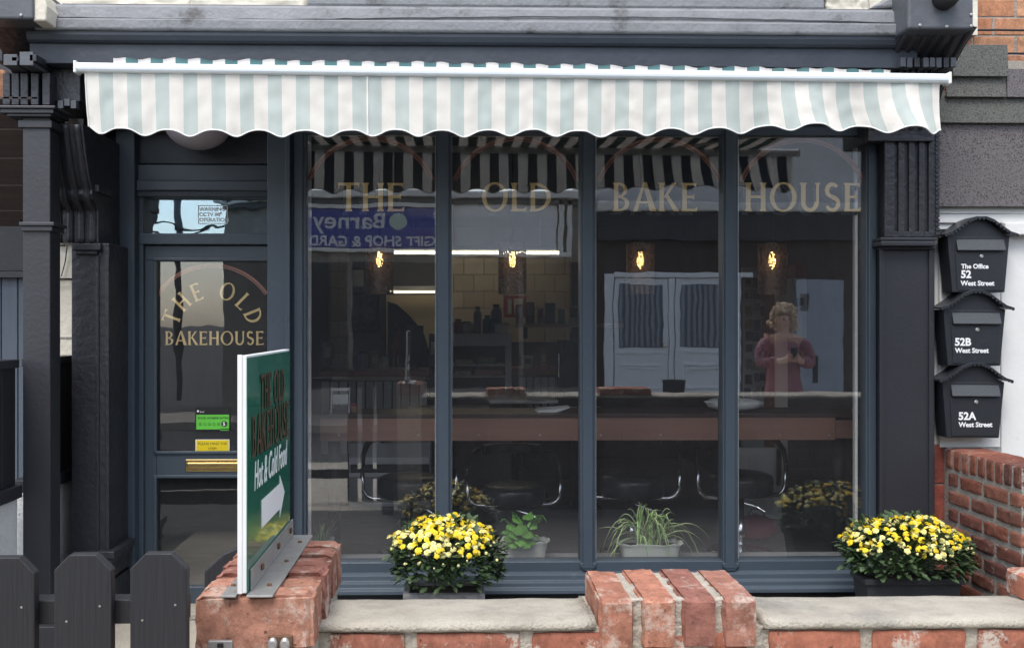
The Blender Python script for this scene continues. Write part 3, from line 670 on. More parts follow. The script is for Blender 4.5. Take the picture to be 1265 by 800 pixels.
def valance(ua, ub, nm, back=False):
    nx = int((ub - ua) / 1.6); nz = 14; me = bpy.data.meshes.new(nm); V = []; F = []; UV = []
    for i in range(nx + 1):
        u = ua + (ub - ua) * i / nx
        vt = 86 + (u - 103) / 1060 * 15
        ph = (u - 176) / 56.8 * 2 * math.pi
        vb = 158.8 + 4.0 * math.cos(ph) + .7 * math.cos(2 * ph) + .6 * math.sin(u * .037)
        if 103 <= u < 400: vb += 4.0 * (1 - ((u - 330) / 230) ** 2)
        elif u < 800: vb += 3.6
        else: vb += 3.6 - 6.5 * math.sin(min(1, (u - 800) / 230) * H)
        if u > 1040: vb += (u - 1040) / 123 * 7
        if u < 118: vb -= (118 - u) * .25
        lean = 0 if u < 820 else ((u - 820) / 343) ** 1.2 * .065
        if u < 140: lean = (140 - u) / 37 * .01
        if u > 1120: lean *= 1 - (u - 1120) / 43 * .9
        for j in range(nz + 1):
            t = j / nz; x, zt = pt(u, vt, YA); zb = pt(u, vb, YA)[1]
            yy = YA + .012 + t * (.003 * math.sin(u * .11) + .005 * math.sin(u * .043 + 1.2) + .0015 * math.sin(u * .31)) + .016 * t
            if u > 900: yy += t * .02 * math.sin((u - 900) * .05) - t * t * .03 * (u - 900) / 260
            yy += .0015 * noise.noise((u * .05, t * 4, 3.1)) * 3
            V.append((x + lean * t * t, yy + (.0016 if back else 0), zt + (zb - zt) * t)); UV.append((s_of(u - .001 if u >= 454 and ua < 454 else u), t))
    for i in range(nx):
        for j in range(nz):
            a = i * (nz + 1) + j; F.append((a, a + 1, a + nz + 2, a + nz + 1) if not back else (a, a + nz + 1, a + nz + 2, a + 1))
    me.from_pydata(V, [], F); uvl = me.uv_layers.new(name='UVMap')
    for lp_ in me.loops: uvl.data[lp_.index].uv = UV[lp_.vertex_index]
    return me, V, nz
for ua, ub in ((103, 454), (454, 1163)):
    me, V, nz = valance(ua, ub, 'valance'); vo = link('valance', me, VAL_F, aw, smooth=True)
    MB().tube([V[k * (nz + 1) + nz] for k in range(0, len(V) // (nz + 1), 1)], .0035, 5).build('hem', WHITEBD, vo, smooth=True)
    if ua == 454: MB().tube([tuple(Vector(v) + Vector((0, -.002, 0))) for v in V[:nz + 1]], .003, 5).build('seam', WHITEP, vo)
    else: MB().tube([tuple(Vector(v) + Vector((.004, -.001, 0))) for v in V[:nz + 1]], .0025, 5).build('stitched_edge', WHITEBD, vo)
# top cloth slopes up to the wall
YW = -.47
me = bpy.data.meshes.new('canopy'); V = []; F = []; UV = []
NC = 240
for i in range(NC + 1):
    u = 140 + 960 * i / NC; x1, z1 = pt(u, 71.5 + (u - 140) / 960 * 14.5, YW)
    f = pt(u, 78 + (u - 140) / 960 * 15, YA + .02); s = (u - 140) / 15.35 + (0 if u < 478 else 0)
    sag = .004 * math.sin(u * .21) + .003 * math.sin(u * .063)
    for t in (0, .25, .5, .75, 1):
        V.append((x1 + (f[0] - x1) * t, YW + (YA + .02 - YW) * t, z1 + (f[1] - z1) * t - .03 * math.sin(math.pi * t) + (1 - t) * sag)); UV.append((s, t))
for i in range(NC):
    for j in range(4): a = i * 5 + j; F.append((a, a + 1, a + 6, a + 5))
me.from_pydata(V, [], F); uvl = me.uv_layers.new(name='UVMap')
for lp_ in me.loops: uvl.data[lp_.index].uv = UV[lp_.vertex_index]
can = link('canopy', me, CLOTH, aw, smooth=True)
sd = can.modifiers.new('thickness', 'SOLIDIFY'); sd.thickness = .0015
zw = Z(80, YW)
for sgn, uu in ((1, 250), (-1, 985)):
    xs = X(uu, -.46); xe = X(560 + (uu - 560) * 1.0 + sgn * 60, YA)
    MB().tube([(xs, -.45, zw - .06), (xs + sgn * -.25, -.62, zw - .09), (xe, YA + .03, (zA0 + zB0) / 2 + .02)], .016, 8).build('folding_arm', WHITEP, aw)
    MB().box(xs - .03, xs + .03, -.465, -.426, zw - .10, zw - .02).build('bracket', WHITEP, aw)

# ================================================================== BRICKWORK
def brick_mesh(name, l, d, h, seed, cuts=0, jit=.004, bev=.006, mat=None):
    bm = bmesh.new(); bmesh.ops.create_cube(bm, size=1)
    bmesh.ops.scale(bm, vec=(l, d, h), verts=bm.verts)
    if cuts:
        bmesh.ops.subdivide_edges(bm, edges=bm.edges[:], cuts=cuts, use_grid_fill=True)
        for v in bm.verts:                       # knock the edges and corners off unevenly
            p = v.co; q = Vector((abs(p.x) / (l / 2), abs(p.y) / (d / 2), abs(p.z) / (h / 2)))
            e = sum(1 for t in q if t > .97)
            nz = noise.noise(p * 28 + Vector((seed * 7.1, seed * 3.3, 0))); n2 = noise.noise(p * 75 + Vector((seed * 2.1, 0, seed * 5)))
            if e >= 2: k = (bev * (1.0 + .9 * nz + .6 * n2) + .002) * (1.25 if e == 3 else 1); p -= Vector(tuple(math.copysign(k, c) if t > .97 else 0 for c, t in zip(p, q)))
            else: v.co += v.normal * (nz * jit + n2 * jit * .6)
    else:
        bmesh.ops.bevel(bm, geom=bm.edges[:], offset=bev, segments=1, affect='EDGES')
        r = random.Random(seed)
        for v in bm.verts: v.co += Vector((r.uniform(-1, 1), r.uniform(-1, 1), r.uniform(-1, 1))) * jit * .5
    me = bpy.data.meshes.new(name); bm.to_mesh(me); bm.free()
    if cuts:
        for p in me.polygons: p.use_smooth = True
        me.set_sharp_from_angle(angle=R(38))
    me.materials.append(mat); return me
def lay(me, loc, parent, rot=None, name='brick'):
    o = bpy.data.objects.new(name, me); C.objects.link(o); o.location = loc
    if rot: o.rotation_euler = rot
    adopt(o, parent); return o
# --- front wall with mid pier
CT = .952; YFR, YBK = -3.08, -2.86
DARKB = None
fw = thing('front_wall', 'low red brick front wall with cream cement coping and short brick on edge pier in its middle', 'wall', (.5, -2.97, 0))
xw0, xw1 = X(372, YFR), 4.6
MB().box(xw0 + .004, xw1, YFR + .010, YBK - .06, -.1, CT - .006).build('mortar', MORTAR, fw)
MB().box(xw0 + .006, xw1, YBK - .0598, YBK - .01, -.1, CT - .007).build('mortar', M('shaded_back_mortar', (.075, .068, .06), .95, (.05, .045, .04), 20., bump=.6), fw)  # joints of the back face, darkened in colour as shade like its bricks
xm0, xm1 = X(738, YFR), X(942, YFR)
def coping(x0, x1):
    me = bpy.data.meshes.new('coping'); V = []; F = []; nx = max(8, int((x1 - x0) / .025))
    prof = [(YFR + .012, CT - .004), (YFR - .001, CT - .002), (YFR - .002, CT + .006), (YFR + .002, CT + .012), (YFR + .012, CT + .015), (YFR + .05, CT + .015), (YFR + .13, CT + .009), (YBK - .03, CT + .002), (YBK - .006, CT - .002), (YBK, CT - .010), (YBK, CT - .024)]
    for i in range(nx + 1):
        x = x0 + (x1 - x0) * i / nx; edge = min(i, nx - i) / nx * (x1 - x0)
        for y, z in prof:
            k = noise.noise((x * 9, y * 14, 0)) * .0022 + noise.noise((x * 40, y * 40, 2)) * .0009
            up_ = .006 * math.exp(-edge / .012) * (1 if z > CT - .001 else 0)
            V.append((x, y + noise.noise((x * 14, z * 30, 5)) * .002 + noise.noise((x * 70, z * 90, 1)) * .0012, z + k + up_))
    m = len(prof)
    for i in range(nx):
        for j in range(m - 1): a = i * m + j; F.append((a, a + m, a + m + 1, a + 1))
        a = i * m; F.append((a, a + m - 1, a + 2 * m - 1, a + m))
    F.append(tuple(range(m))); F.append(tuple(range(nx * m, (nx + 1) * m)))
    me.from_pydata(V, [], F); bm = bmesh.new(); bm.from_mesh(me); bmesh.ops.recalc_face_normals(bm, faces=bm.faces); bm.to_mesh(me); bm.free()
    return link('coping', me, COPING, fw, smooth=True)
coping(xw0 + .003, xm0 - .004); coping(xm1 + .004, 4.6)
WB = [brick_mesh('brick', .213, .205, .071, k, 3, .0012, .0022, BR_WALL) for k in range(5)]
WBN = [brick_mesh('brick', .213, .205, .071, 30 + k, 0, .002, .003, BR_WALL) for k in range(3)]
joints = [400, 507, 650, 790, 944, 1072, 1203, 1336]
zc = CT - .004 - .0355
for i in range(-0, 12):
    pass
for row in range(4):
    zz = zc - row * .083
    if row % 2 == 0:
        for a, b in zip(joints, joints[1:]):
            x0, x1 = X(a, YFR) + .009, X(b, YFR) - .009
            o = lay(WB[rnd.randrange(5)], ((x0 + x1) / 2, YFR + .1035 + rnd.uniform(-.001, .002), zz), fw); o.scale = ((x1 - x0) / .213, 1, 1)
    else:
        x = xw0 + .06
        while x < 1.8: lay(WBN[rnd.randrange(3)], (x, YFR + .1035, zz), fw); x += .231
# mid pier: four bricks on edge across the wall, mortar between
PZ = 1.012
PB = [brick_mesh('brick', .0668, .232, .098, 50 + k, 15, .0026, .0042, BR_NEAR) for k in range(4)]
wq = (xm1 - xm0) / 4
for i in range(4):
    xc = xm0 + wq * (i + .5)
    lay(PB[i], (xc - .003, (YFR + YBK) / 2 + rnd.uniform(-.004, .004) - .003, PZ - .049 + rnd.uniform(-.002, .002)), fw, (rnd.uniform(-.012, .012), rnd.uniform(-.02, .02), rnd.uniform(-.02, .02)))
def mortar_lump(x0, x1, y0, y1, z0, z1, parent, seed=0, amp=.004, mat=MORTAR, n=14):
    bm = bmesh.new(); bmesh.ops.create_cube(bm, size=1); bmesh.ops.subdivide_edges(bm, edges=bm.edges[:], cuts=n, use_grid_fill=True)
    for v in bm.verts:
        p = Vector((x0 + (x1 - x0) * (v.co.x + .5), y0 + (y1 - y0) * (v.co.y + .5), z0 + (z1 - z0) * (v.co.z + .5)))
        v.co = p + v.normal * (noise.noise(p * 45 + Vector((seed, 0, 0))) * amp + noise.noise(p * 130) * amp * .5)
    me = bpy.data.meshes.new('mortar'); bm.to_mesh(me); bm.free(); return link('mortar', me, mat, parent, smooth=True)
for k_, (a_, b_) in enumerate(((90, 240), (232, 381), (1019, 1072))):
    cs = mortar_lump(X(a_, -.24), X(b_, -.24), -.25, YU + .03, Z(13, -.24) - .02, Z(13, -.24) + .2, shop, 11 * k_, .016, CREAM, 16); cs.name = 'cream_stone'
mortar_lump(xm0 + .012, xm1 - .012, YFR + .008, YBK - .008, CT - .06, PZ - .0055, fw, 1, .0055, n=34)
mortar_lump(xm0 - .008, xm1 + .004, YFR + .006, YBK, CT - .045, CT + .002, fw, 4, .004, n=16)
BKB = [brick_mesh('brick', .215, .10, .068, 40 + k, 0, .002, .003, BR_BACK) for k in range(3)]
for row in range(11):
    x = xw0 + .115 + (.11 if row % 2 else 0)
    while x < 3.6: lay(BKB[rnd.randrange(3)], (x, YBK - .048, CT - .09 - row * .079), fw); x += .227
MB().box(xm0 + .01, xm1 - .01, YFR + .012, YBK - .012, CT - .30, CT - .046).build('mortar', MORTAR, fw)
# --- brick block at the right end
re_ = thing('wall_end_pier', 'orange red brick pier end at the right edge beside the flower planter', 'wall', (1.3, -2.97, 0))
xe = X(1238, YBK)
EB = brick_mesh('brick', .215, .235, .062, 70, 7, .002, .006, BR_WALL)
lay(EB, (xe + .1085, -2.967, CT + .033), re_); lay(EB, (xe + .335, -2.967, CT + .032), re_)
MB().box(xe + .01, xe + .43, YFR + .015, YBK - .012, CT - .03, CT + .005).build('mortar', MORTAR, re_)
# --- left gate pier: six bricks on edge in a row, running back
gp = thing('gate_pier', 'old red brick gate pier with white lime stains carrying the green bakehouse sign', 'wall', (-.33, -3.0, 0))
Y0 = -3.205; GZ = 1.056
xg0, xg1 = X(240, Y0), X(386, Y0)
GB = [brick_mesh('brick', .214, .066, .100, 90 + k, 15, .0026, .0042, BR_NEAR) for k in range(6)]
for i in range(6):
    lay(GB[i], ((xg0 + xg1) / 2 + rnd.uniform(-.005, .005), Y0 + .034 + i * .0735, GZ - .050 + rnd.uniform(-.003, .002)), gp, (rnd.uniform(-.02, .02), rnd.uniform(-.012, .012), rnd.uniform(-.02, .02)))
mortar_lump(xg0 + .008, xg1 - .006, Y0 + .012, Y0 + .43, GZ - .115, GZ - .011, gp, 7, .0045, n=26)
MB().box(xg0 + .008, xg1 - .008, Y0 + .012, Y0 + .43, -.1, GZ - .10).build('mortar', MORTAR, gp)
GC = [brick_mesh('brick', .2, .1, .066, 110 + k, 5, .002, .005, BR_NEAR) for k in range(3)]
for row in range(3):
    for i in range(4):
        lay(GC[(row + i) % 3], (xg0 + .104, Y0 + .05 + .108 * i, GZ - .143 - row * .078), gp)
# small galvanised hinge plate and a rusty plate with two white knobs on the front of the pier
hp = thing('hinge_plate', 'small galvanised metal plate with a slot fixed low on the gate pier', 'bracket', (X(270, Y0), Y0, .97))
MB().pbox(257, 791, 287, 812, Y0 - .006, Y0 + .004).build('plate', STEEL, hp, bevel=.002)
MB().pbox(268, 794, 276, 800, Y0 - .0075, Y0 - .005).build('slot', BLK, hp, bevel=.003)
rk = thing('rusty_bracket', 'rusty brown plate holding two pale oval knobs on the gate pier', 'bracket', (X(345, Y0), Y0, .97))
MB().pbox(331, 785, 361, 812, Y0 - .005, Y0 + .004).build('plate', RUST, rk, bevel=.002)
for u in (338, 353):
    x, z = pt(u, 794, Y0); m = MB().lathe([(.009, .001), (.009, -.006), (.006, -.010)], (0, 0, 0), 16, 'y'); m.v = [(x + a, Y0 - .005 + b, z + c * 1.5) for a, b, c in m.v]; m.build('knob', STEEL, rk)
MB().pbox(333, 800, 338, 812, Y0 - .018, Y0 - .006).build('pin', STEEL, rk, bevel=.003)

# ================================================================== SIGN ON THE PIER
sg = thing('pavement_sign', 'double sided green and white bakehouse sign with arrow standing on the left brick pier', 'sign', (X(299, -3.2), -3.0, GZ))
ys0, ys1 = -3.205, -2.765
xs0, xs1 = X(293.5, ys0), X(305.5, ys0); zs0, zs1 = GZ + .006, pt(300, 438, ys0)[1]
MB().box(xs0 + .001, xs1 - .0015, ys0 + .001, ys1, zs0, zs1 - .002).build('board', WHITEP, sg, bevel=.0015)
MB().box(xs0, xs0 + .008, ys0 - .001, ys0 + .004, zs0, zs1).build('edge_trim', WHITEP, sg)
MB().box(xs1 - .0015, xs1, ys0 + .002, ys1 - .001, zs0, zs1 - .006).build('face', GREEN, sg)
fx = xs1 + .0002; LY = ys1 - ys0
def yy(f): return ys0 + LY * f
def zz_(f): return zs0 + (zs1 - zs0) * f
def sideword(word, f0, f1, h, z, nm='lettering', mat=BROWNL, off=0):
    tot = sum(GLYPH[c][0] for c in word); k = len(word) - 1; sx = ((f1 - f0) * LY / h - .1 * k) / tot
    return glyph_word(MB(), word, h, (fx + off, yy((f0 + f1) / 2) + (.002 if off == 0 else 0), z - (.002 if off == 0 else 0)), (0, 1, 0), (0, 0, 1), (1, 0, 0), sx).build(nm, mat, sg)
for wd, f0, f1, h, z in (('THE OLD', .25, .82, .068, zz_(.745)), ('BAKEHOUSE', .08, .94, .076, zz_(.555))):
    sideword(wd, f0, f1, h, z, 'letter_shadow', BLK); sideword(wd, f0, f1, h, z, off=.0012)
text('Hot & Cold Food', .078, (fx, yy(.13), zz_(.405)), SIDE, WTEXT, sg, bold=.0004, shear=.25, ext=.0004, sx=.61)
MB().prism([(0, .018), (.19, .018), (.19, 0), (.245, .045), (.19, .09), (.19, .072), (0, .072)], (fx, yy(.28), zz_(.17)), (0, 1, 0), (0, 0, 1), (.0008, 0, 0)).build('arrow', WTEXT, sg)
for sgn, xb in ((1, xs1), (-1, xs0)):
    xo = xb + sgn * (.048 if sgn > 0 else .028)
    br_ = MB().box(xb + sgn * .0005, xo, ys0 - .012, ys1 + .03, GZ + .002, GZ + .006)
    br_.box(xb + sgn * .0005, xb + sgn * .0045, ys0 + .02, ys1 + .02, GZ + .0062, GZ + .045)
    bk = br_.build('bracket', STEEL, sg, bevel=.001)
    for f in (.12, .52, .9):
        c = Vector(((xb + xo) / 2 + sgn * .006, yy(f), GZ + .006)); MB().lathe([(.0055, 0), (.0045, .003)], c, 10).build('screw', RUST, bk)
    if sgn > 0:
        for f in (.22, .60, .93): MB().box(xb + .004, xb + .009, yy(f), yy(f) + .014, GZ + .022, GZ + .034).build('bolt', RUST, bk, bevel=.002)

# ================================================================== PICKET FENCE
pf = thing('picket_fence', 'black painted picket fence with clipped pointed tops left of the brick pier', 'fence', (-.8, -3.3, 0))
YK = -3.32
def picket(u0, u1, vt, name='picket'):
    x0, z1 = pt(u0, vt, YK); x1, _ = pt(u1, vt, YK); wd = x1 - x0; c = wd * .27
    return MB().prism([(x0, -.05), (x1, -.05), (x1, z1 - c * 1.02), (x1 - c, z1), (x0 + c, z1), (x0, z1 - c)], (0, YK, 0), (1, 0, 0), (0, 0, 1), (0, .020, 0)).build(name, FENCE, pf, bevel=.0018)
for u0, u1, vt in ((-125, -58, 690), (-30, 42.5, 688.5), (66.5, 137.5, 685), (160.5, 230.5, 683.5)):
    pk = picket(u0, u1, vt)
    for du, dv in ((.22, 82), (.8, 63)) if u0 > 0 else ((.78, 61), (.3, 80)):
        x, z = pt(u0 + (u1 - u0) * du, vt + dv, YK); MB().lathe([(.0020, .001), (.0020, -.0006), (.0008, -.0008)], (x, YK, z), 8, 'y').build('screw_head', STEEL, pk)
# picket beyond, standing further back towards the shop
r1 = MB().box(-1.9, xg0 + .01, YK + .021, YK + .058, Z(772, YK), Z(742, YK)); r1.build('rail', FENCE, pf, bevel=.002)
r2 = MB().box(-1.9, xg0 + .01, YK + .021, YK + .058, .2, .28); r2.build('rail', FENCE, pf, bevel=.002)
gt = thing('side_gate', 'low black timber gate standing behind the brick pier beside the sign', 'gate', (-.72, -2.6, 0))
YG2 = -2.72
x0, z1 = pt(252, 684, YG2); xq = X(300, YG2)
MB().prism([(x0, 0), (xq, 0), (xq, z1 + .02), (x0 + .045, z1 + .0), (x0, z1 - .04)], (0, YG2, 0), (1, 0, 0), (0, 0, 1), (0, .022, 0)).build('board', FENCE, gt, bevel=.003)
MB().box(x0 - .02, xq, YG2 + .023, YG2 + .05, .55, .62).build('rail', FENCE, gt, bevel=.002)
# boards lying behind the fence at the far left
bd = thing('low_boards', 'dark horizontal boards fixed low behind the left end of the picket fence', 'fence', (-1, -1.6, 0))
for i in range(3): MB().box(-2.9, X(68, -1.7), -1.70, -1.67, .42 - i * .11, .52 - i * .11).build('board', FENCE, bd, bevel=.003)

# ================================================================== MAILBOXES
def mailbox(label):
    t = thing('mailbox', label, 'mailbox', (0, 0, 0), 'black mailboxes stacked on the white wall')
    W2, W1, Hh, D = .163, .137, .288, .105
    bx = MB(); f = [(-W2, Hh), (-W1, 0), (W1, 0), (W2, Hh)]
    bx.prism(f, (0, -D, 0), (1, 0, 0), (0, 0, 1), (0, D - .002, 0)); bx.build('box', MBOX, t, bevel=.004)
    def bell(k): return [(-k, 0), (-k * .80, .012), (-k * .58, .040), (-k * .34, .074), (-k * .14, .089), (k * .14, .089), (k * .34, .074), (k * .58, .040), (k * .80, .012), (k, 0)]
    MB().prism([(x, z) for x, z in bell(.165)] , (0, -D + .001, Hh), (1, 0, 0), (0, 0, 1), (0, D - .006, 0)).build('gable', MBOX, t)
    P = bell(.192); top = [(x, z + .004) for x, z in P]; poly = P + [(x, z + .009) for x, z in reversed(P)]
    MB().prism(poly, (0, -D - .030, Hh + .004), (1, 0, 0), (0, 0, 1), (0, D + .028, 0)).build('lid', MBOX, t, bevel=.0015)
    sc = MB()
    for i in range(22):
        s = (i + .5) / 22 * (len(P) - 1); k = min(int(s), len(P) - 2); q = s - k; x = P[k][0] * (1 - q) + P[k + 1][0] * q; z = P[k][1] * (1 - q) + P[k + 1][1] * q
        sc.lathe([(.0085, 0), (.0085, .003)], (x, -D - .031, Hh + .003 + z), 8, 'y')
    sc.build('scalloped_trim', MBOX, t, kind='stuff')
    fl = MB(); zt = Hh - .015
    fl.prism([(0, 0), (.018, -.056), (.012, -.060), (-.004, 0)], (-.118, -D - .002, zt), (0, -1, 0), (0, 0, 1), (.250, 0, 0)); fl.build('flap', MFLAP, t, bevel=.002)
    MB().prism([(-.112, .0), (-.124, .195), (.134, .195), (.124, 0)], (0, -D - .004, .010), (1, 0, 0), (0, 0, 1), (0, .006, 0)).build('door_panel', MBOX, t, bevel=.002)
    lk = MB().lathe([(.010, .004), (.010, -.004), (.007, -.007)], (.012, -D - .003, .186), 16, 'y'); lk.build('lock', STEEL, t)
    return t, D
mb0, MD = mailbox('black mailbox lettered The Office 52 West Street, topmost of the three')
mb1 = copy_tree(mb0); mb2 = copy_tree(mb0)
mb1['label'] = 'black mailbox lettered 52B West Street, between the other two mailboxes'; mb2['label'] = 'black mailbox lettered 52A West Street, lowest of the three above the brick wall'
YM = -.035
for t, u, v, ry in ((mb0, 1209, 361, .0), (mb1, 1203.5, 451.5, .006), (mb2, 1202, 540.5, .01)):
    x, z = pt(u, v, YM - MD); t.location = (x, YM, z); t.rotation_euler = (0, ry, 0)
    WORLD[t.name] = Matrix.Translation(t.location) @ t.rotation_euler.to_matrix().to_4x4()
yT = YM - MD - .0052
for t, lines in ((mb0, (('The Office', 1187.5, 331.5, .034), ('52', 1187, 343, .056), ('West Street', 1187, 352.5, .036))), (mb1, (('52B', 1179.5, 426.5, .056), ('West Street', 1180, 435.5, .036))), (mb2, (('52A', 1184, 518, .056), ('West Street', 1184.5, 527, .036)))):
    for s, u, v, sz in lines:
        x, z = pt(u, v, yT); text(s, sz * .97, (x, yT, z), FRONT, WTEXT, t, bold=.0018 if sz > .05 else .001, ext=.0004, sx=1.0)

# ================================================================== RIGHT NEIGHBOUR
nr = thing('neighbour_house', 'brick neighbour house with felt clad bay and white boarded wall right of the shop', 'building', (2.9, 0, 0))
xp = X(1157, -.03)
MB().box(xp, 4.6, .0, .3, -.1, Z(262, 0)).build('wall', WHITEBD, nr)
for i, (ua, ub) in enumerate(((1161, 1236), (1237.2, 1330), (1331.2, 1420))): MB().pbox(ua, 284, ub, 552 if i == 0 else 700, -.022, .0).build('wall_board', WHITEBD, nr, bevel=.003)
wt = MB(); wt.pbox(1158, 255, 1420, 276, -.06, .0); wt.build('white_board', WHITEBD, nr, bevel=.005)
MB().pbox(1158, 276, 1420, 284, -.045, .0).build('white_board', WHITEBD, nr, bevel=.004)
MB().pbox(1158, 262, 1420, 264, -.068, -.055).build('board_bead', WHITEBD, nr, bevel=.002)
MB().pbox(1242, 275, 1420, 290, -.085, -.04).build('white_board', WHITEBD, nr, bevel=.004)
# felt strips lapped over each other
def felt(u0, v0, u1, v1, Y, mat, lean=.05):
    xa, zt = pt(u0, v0, Y + lean); xb, _ = pt(u1, v0, Y + lean); zb = pt(u0, v1, Y)[1]
    n = 10; m = MB(); po = [(Y, zb), (Y + lean, zt), (Y + lean + .012, zt), (Y + .012, zb)]
    m.prism(po, (xa, 0, 0), (0, 1, 0), (0, 0, 1), (xb - xa, 0, 0)); return m.build('felt_strip', mat, nr, bevel=.002)
felt(1154, 150, 1420, 255, -.100, FELT, .012); felt(1160, 118, 1420, 151.5, -.113, FELT2, .014); felt(1168, 92, 1242, 119.5, -.125, FELT2, .014); felt(1176, 55, 1244.5, 94, -.138, FELT2, .014); felt(1243, 85, 1420, 120, -.122, FELT, .014)
MB().pbox(1150, 120, 1420, 250, -.03, .0).build('bay_core', DARKW, nr)
MB().box(X(1160, .05), 4.6, .03, .3, Z(262, .03), 6.4).build('upper_wall', MORTARD, nr)
UB = [brick_mesh('brick', .222, .08, .070, 200 + k, 0, .0015, .003, BR_UP) for k in range(3)]
zrow = Z(11, .0); pitch = (Z(11, 0) - Z(33.5, 0)) ; pitch = .0835
for row in range(-1, 8):
    zc_ = Z(73, 0) + .0 + row * .0985
    x = X(1150, 0) + (.12 if row % 2 else 0)
    while x < 3.6:
        o = lay(UB[rnd.randrange(3)], (x, .066, zc_), nr); o.scale = (1, 1, 1.28); x += .236
for v in (33.5, 62.5): MB().tube([(X(1195, 0), -.0, Z(v, 0)), (X(1230, 0), -.014, Z(v + .6, 0)), (4., -.01, Z(v + 2, 0))], .006, 6).build('cable', CABLE, nr)
MB().pbox(1244, 75, 1420, 87, .0, .03).build('stone_band', COPING, nr, bevel=.004)
# red brick quoin strip beside the pilaster
qx0, qx1 = X(1151, -.02), X(1170, -.02)
MB().box(qx0 + .004, qx1 - .004, -.012, .1, 0, Z(550, -.02)).build('mortar', MORTARD, nr)
QB = brick_mesh('brick', qx1 - qx0, .1, .205, 230, 0, .002, .004, BR_RED)
for k in range(4): lay(QB, ((qx0 + qx1) / 2, .03, Z(550, -.02) - .105 - k * .213), nr)
# --- side wall, running from the house towards the street
sw = thing('side_wall', 'weathered dark red brick garden wall with bricks on edge along its top under the mailboxes', 'wall', (2.75, -.45, 0))
sx0 = X(1166, -.03); sx1 = sx0 + .225; ye = -.70; TOPZ = .90
MB().box(sx0 + .008, sx1 - .008, ye + .008, -.02, -.1, TOPZ - .012).build('mortar', MORTARD, sw)
SB = [brick_mesh('brick', .108, .204, .074, 240 + k, 5, .0018, .0035, BR_SIDE) for k in range(4)]
SH = [brick_mesh('brick', .108, .098, .074, 250 + k, 5, .0018, .0035, BR_SIDE) for k in range(3)]
SE = [brick_mesh('brick', .226, .064, .112, 260 + k, 5, .002, .004, BR_SIDE) for k in range(4)]
n = 9
for i in range(n): lay(SE[i % 4], (sx0 + .113, ye + .036 + i * .0735, TOPZ - .056 + rnd.uniform(-.003, .003)), sw, (0, 0, rnd.uniform(-.02, .02)))
for row in range(9):
    zc_ = TOPZ - .118 - .045 - row * .0905; y = ye + (.004 if row % 2 else .11)
    first = True
    if row % 2 == 0: lay(SH[row % 3], (sx0 + .054, ye + .051, zc_), sw); y = ye + .108
    while y + .205 < .02:
        lay(SB[rnd.randrange(4)], (sx0 + .054 + rnd.uniform(-.002, .002), y + .1025, zc_), sw); y += .216
    if y < -.06: lay(SH[row % 3], (sx0 + .054, y + .05, zc_), sw)
    o = lay(SH[(row + 1) % 3], (sx0 + .172, ye + .052, zc_), sw)
# ================================================================== LEFT NEIGHBOUR PORCH
nl = thing('neighbour_porch', 'black timber porch with square post and blue boards left of the shop', 'building', (-2.4, 0, 0))
YPO = -.50
po_ = MB(); po_.pbox(28, 135, 62, 800, YPO, YPO + .115); post = po_.build('post', BLACK2, nl, bevel=.004)
cp = MB(); cp.pbox(-6, 130, 68, 134, YPO - .05, YPO + .15); cp.pbox(0, 134, 66, 140, YPO - .04, YPO + .14); cp.pbox(8, 140, 63, 144, YPO - .03, YPO + .13); cp.pbox(22, 148, 64, 158, YPO - .012, YPO + .12); cp.build('capital', BLACK2, post, bevel=.004)
nb = MB(); nb.pbox(23, 274, 66.5, 279, YPO - .022, YPO + .13); nb.pbox(26, 279, 64.5, 285.5, YPO - .014, YPO + .125); nb.build('neck_band', BLACK2, post, bevel=.004)
YN = .35
MB().box(-5, X(92, .3), YN, YN + .2, -.1, 3.4).build('wall', BLACK2, nl)
MB().pbox(-90, 240, 36, 335, YN - .05, YN).build('upper_panel', BLACK2, nl, bevel=.003)
MB().pbox(-90, 335, 40, 343, YN - .09, YN).build('lintel', BLACK2, nl, bevel=.003)
BOARD = M('blue_grey_board_paint', (.085, .105, .135), .5, (.07, .088, .115), 4., bump=.15, stretch=(5, 5, .3))
for ua, ub in ((-92, -72), (-71, -46), (-45, -20), (-19, 1), (2, 21.5), (22.5, 42)): MB().pbox(ua, 343, ub, 700, YN - .04, YN).build('door_board', BOARD, nl, bevel=.004)
BRN = M('brown_soffit_board', (.085, .058, .05), .7, (.06, .042, .037), 5., bump=.3, stretch=(.5, 6, 6))
for i in range(5):
    za, zb = 2.62 - i * .115, 2.62 - (i + 1) * .115 + .006; ya, yb = -.42 + i * .155, -.42 + (i + 1) * .155
    MB().prism([(-4.5, 0), (-1.98, 0)] + [(-1.98, .012), (-4.5, .012)], (0, ya, za), (1, 0, 0), (0, 0, 1), (0, yb - ya, zb - za)).build('soffit_board', BRN, nl, bevel=.002)
MB().pbox(-60, 84, 7, 134, -.30, .0).build('brick_gable', BR_UP, nl, bevel=.03)
ax, az = pt(-12, 276, YN - .08); m = MB()
arc = [(ax + .20 * math.cos(R(a)), YN - .08, az + .20 * math.sin(R(a))) for a in range(0, 181, 9)]
m.tube(arc, .018, 8); m.build('arched_trim', COPING, nl, smooth=True)
m = MB(); m.tube([(ax + .165 * math.cos(R(a)), YN - .085, az + .165 * math.sin(R(a))) for a in range(0, 181, 9)], .013, 8); m.build('arched_trim', BLACK, nl, smooth=True)
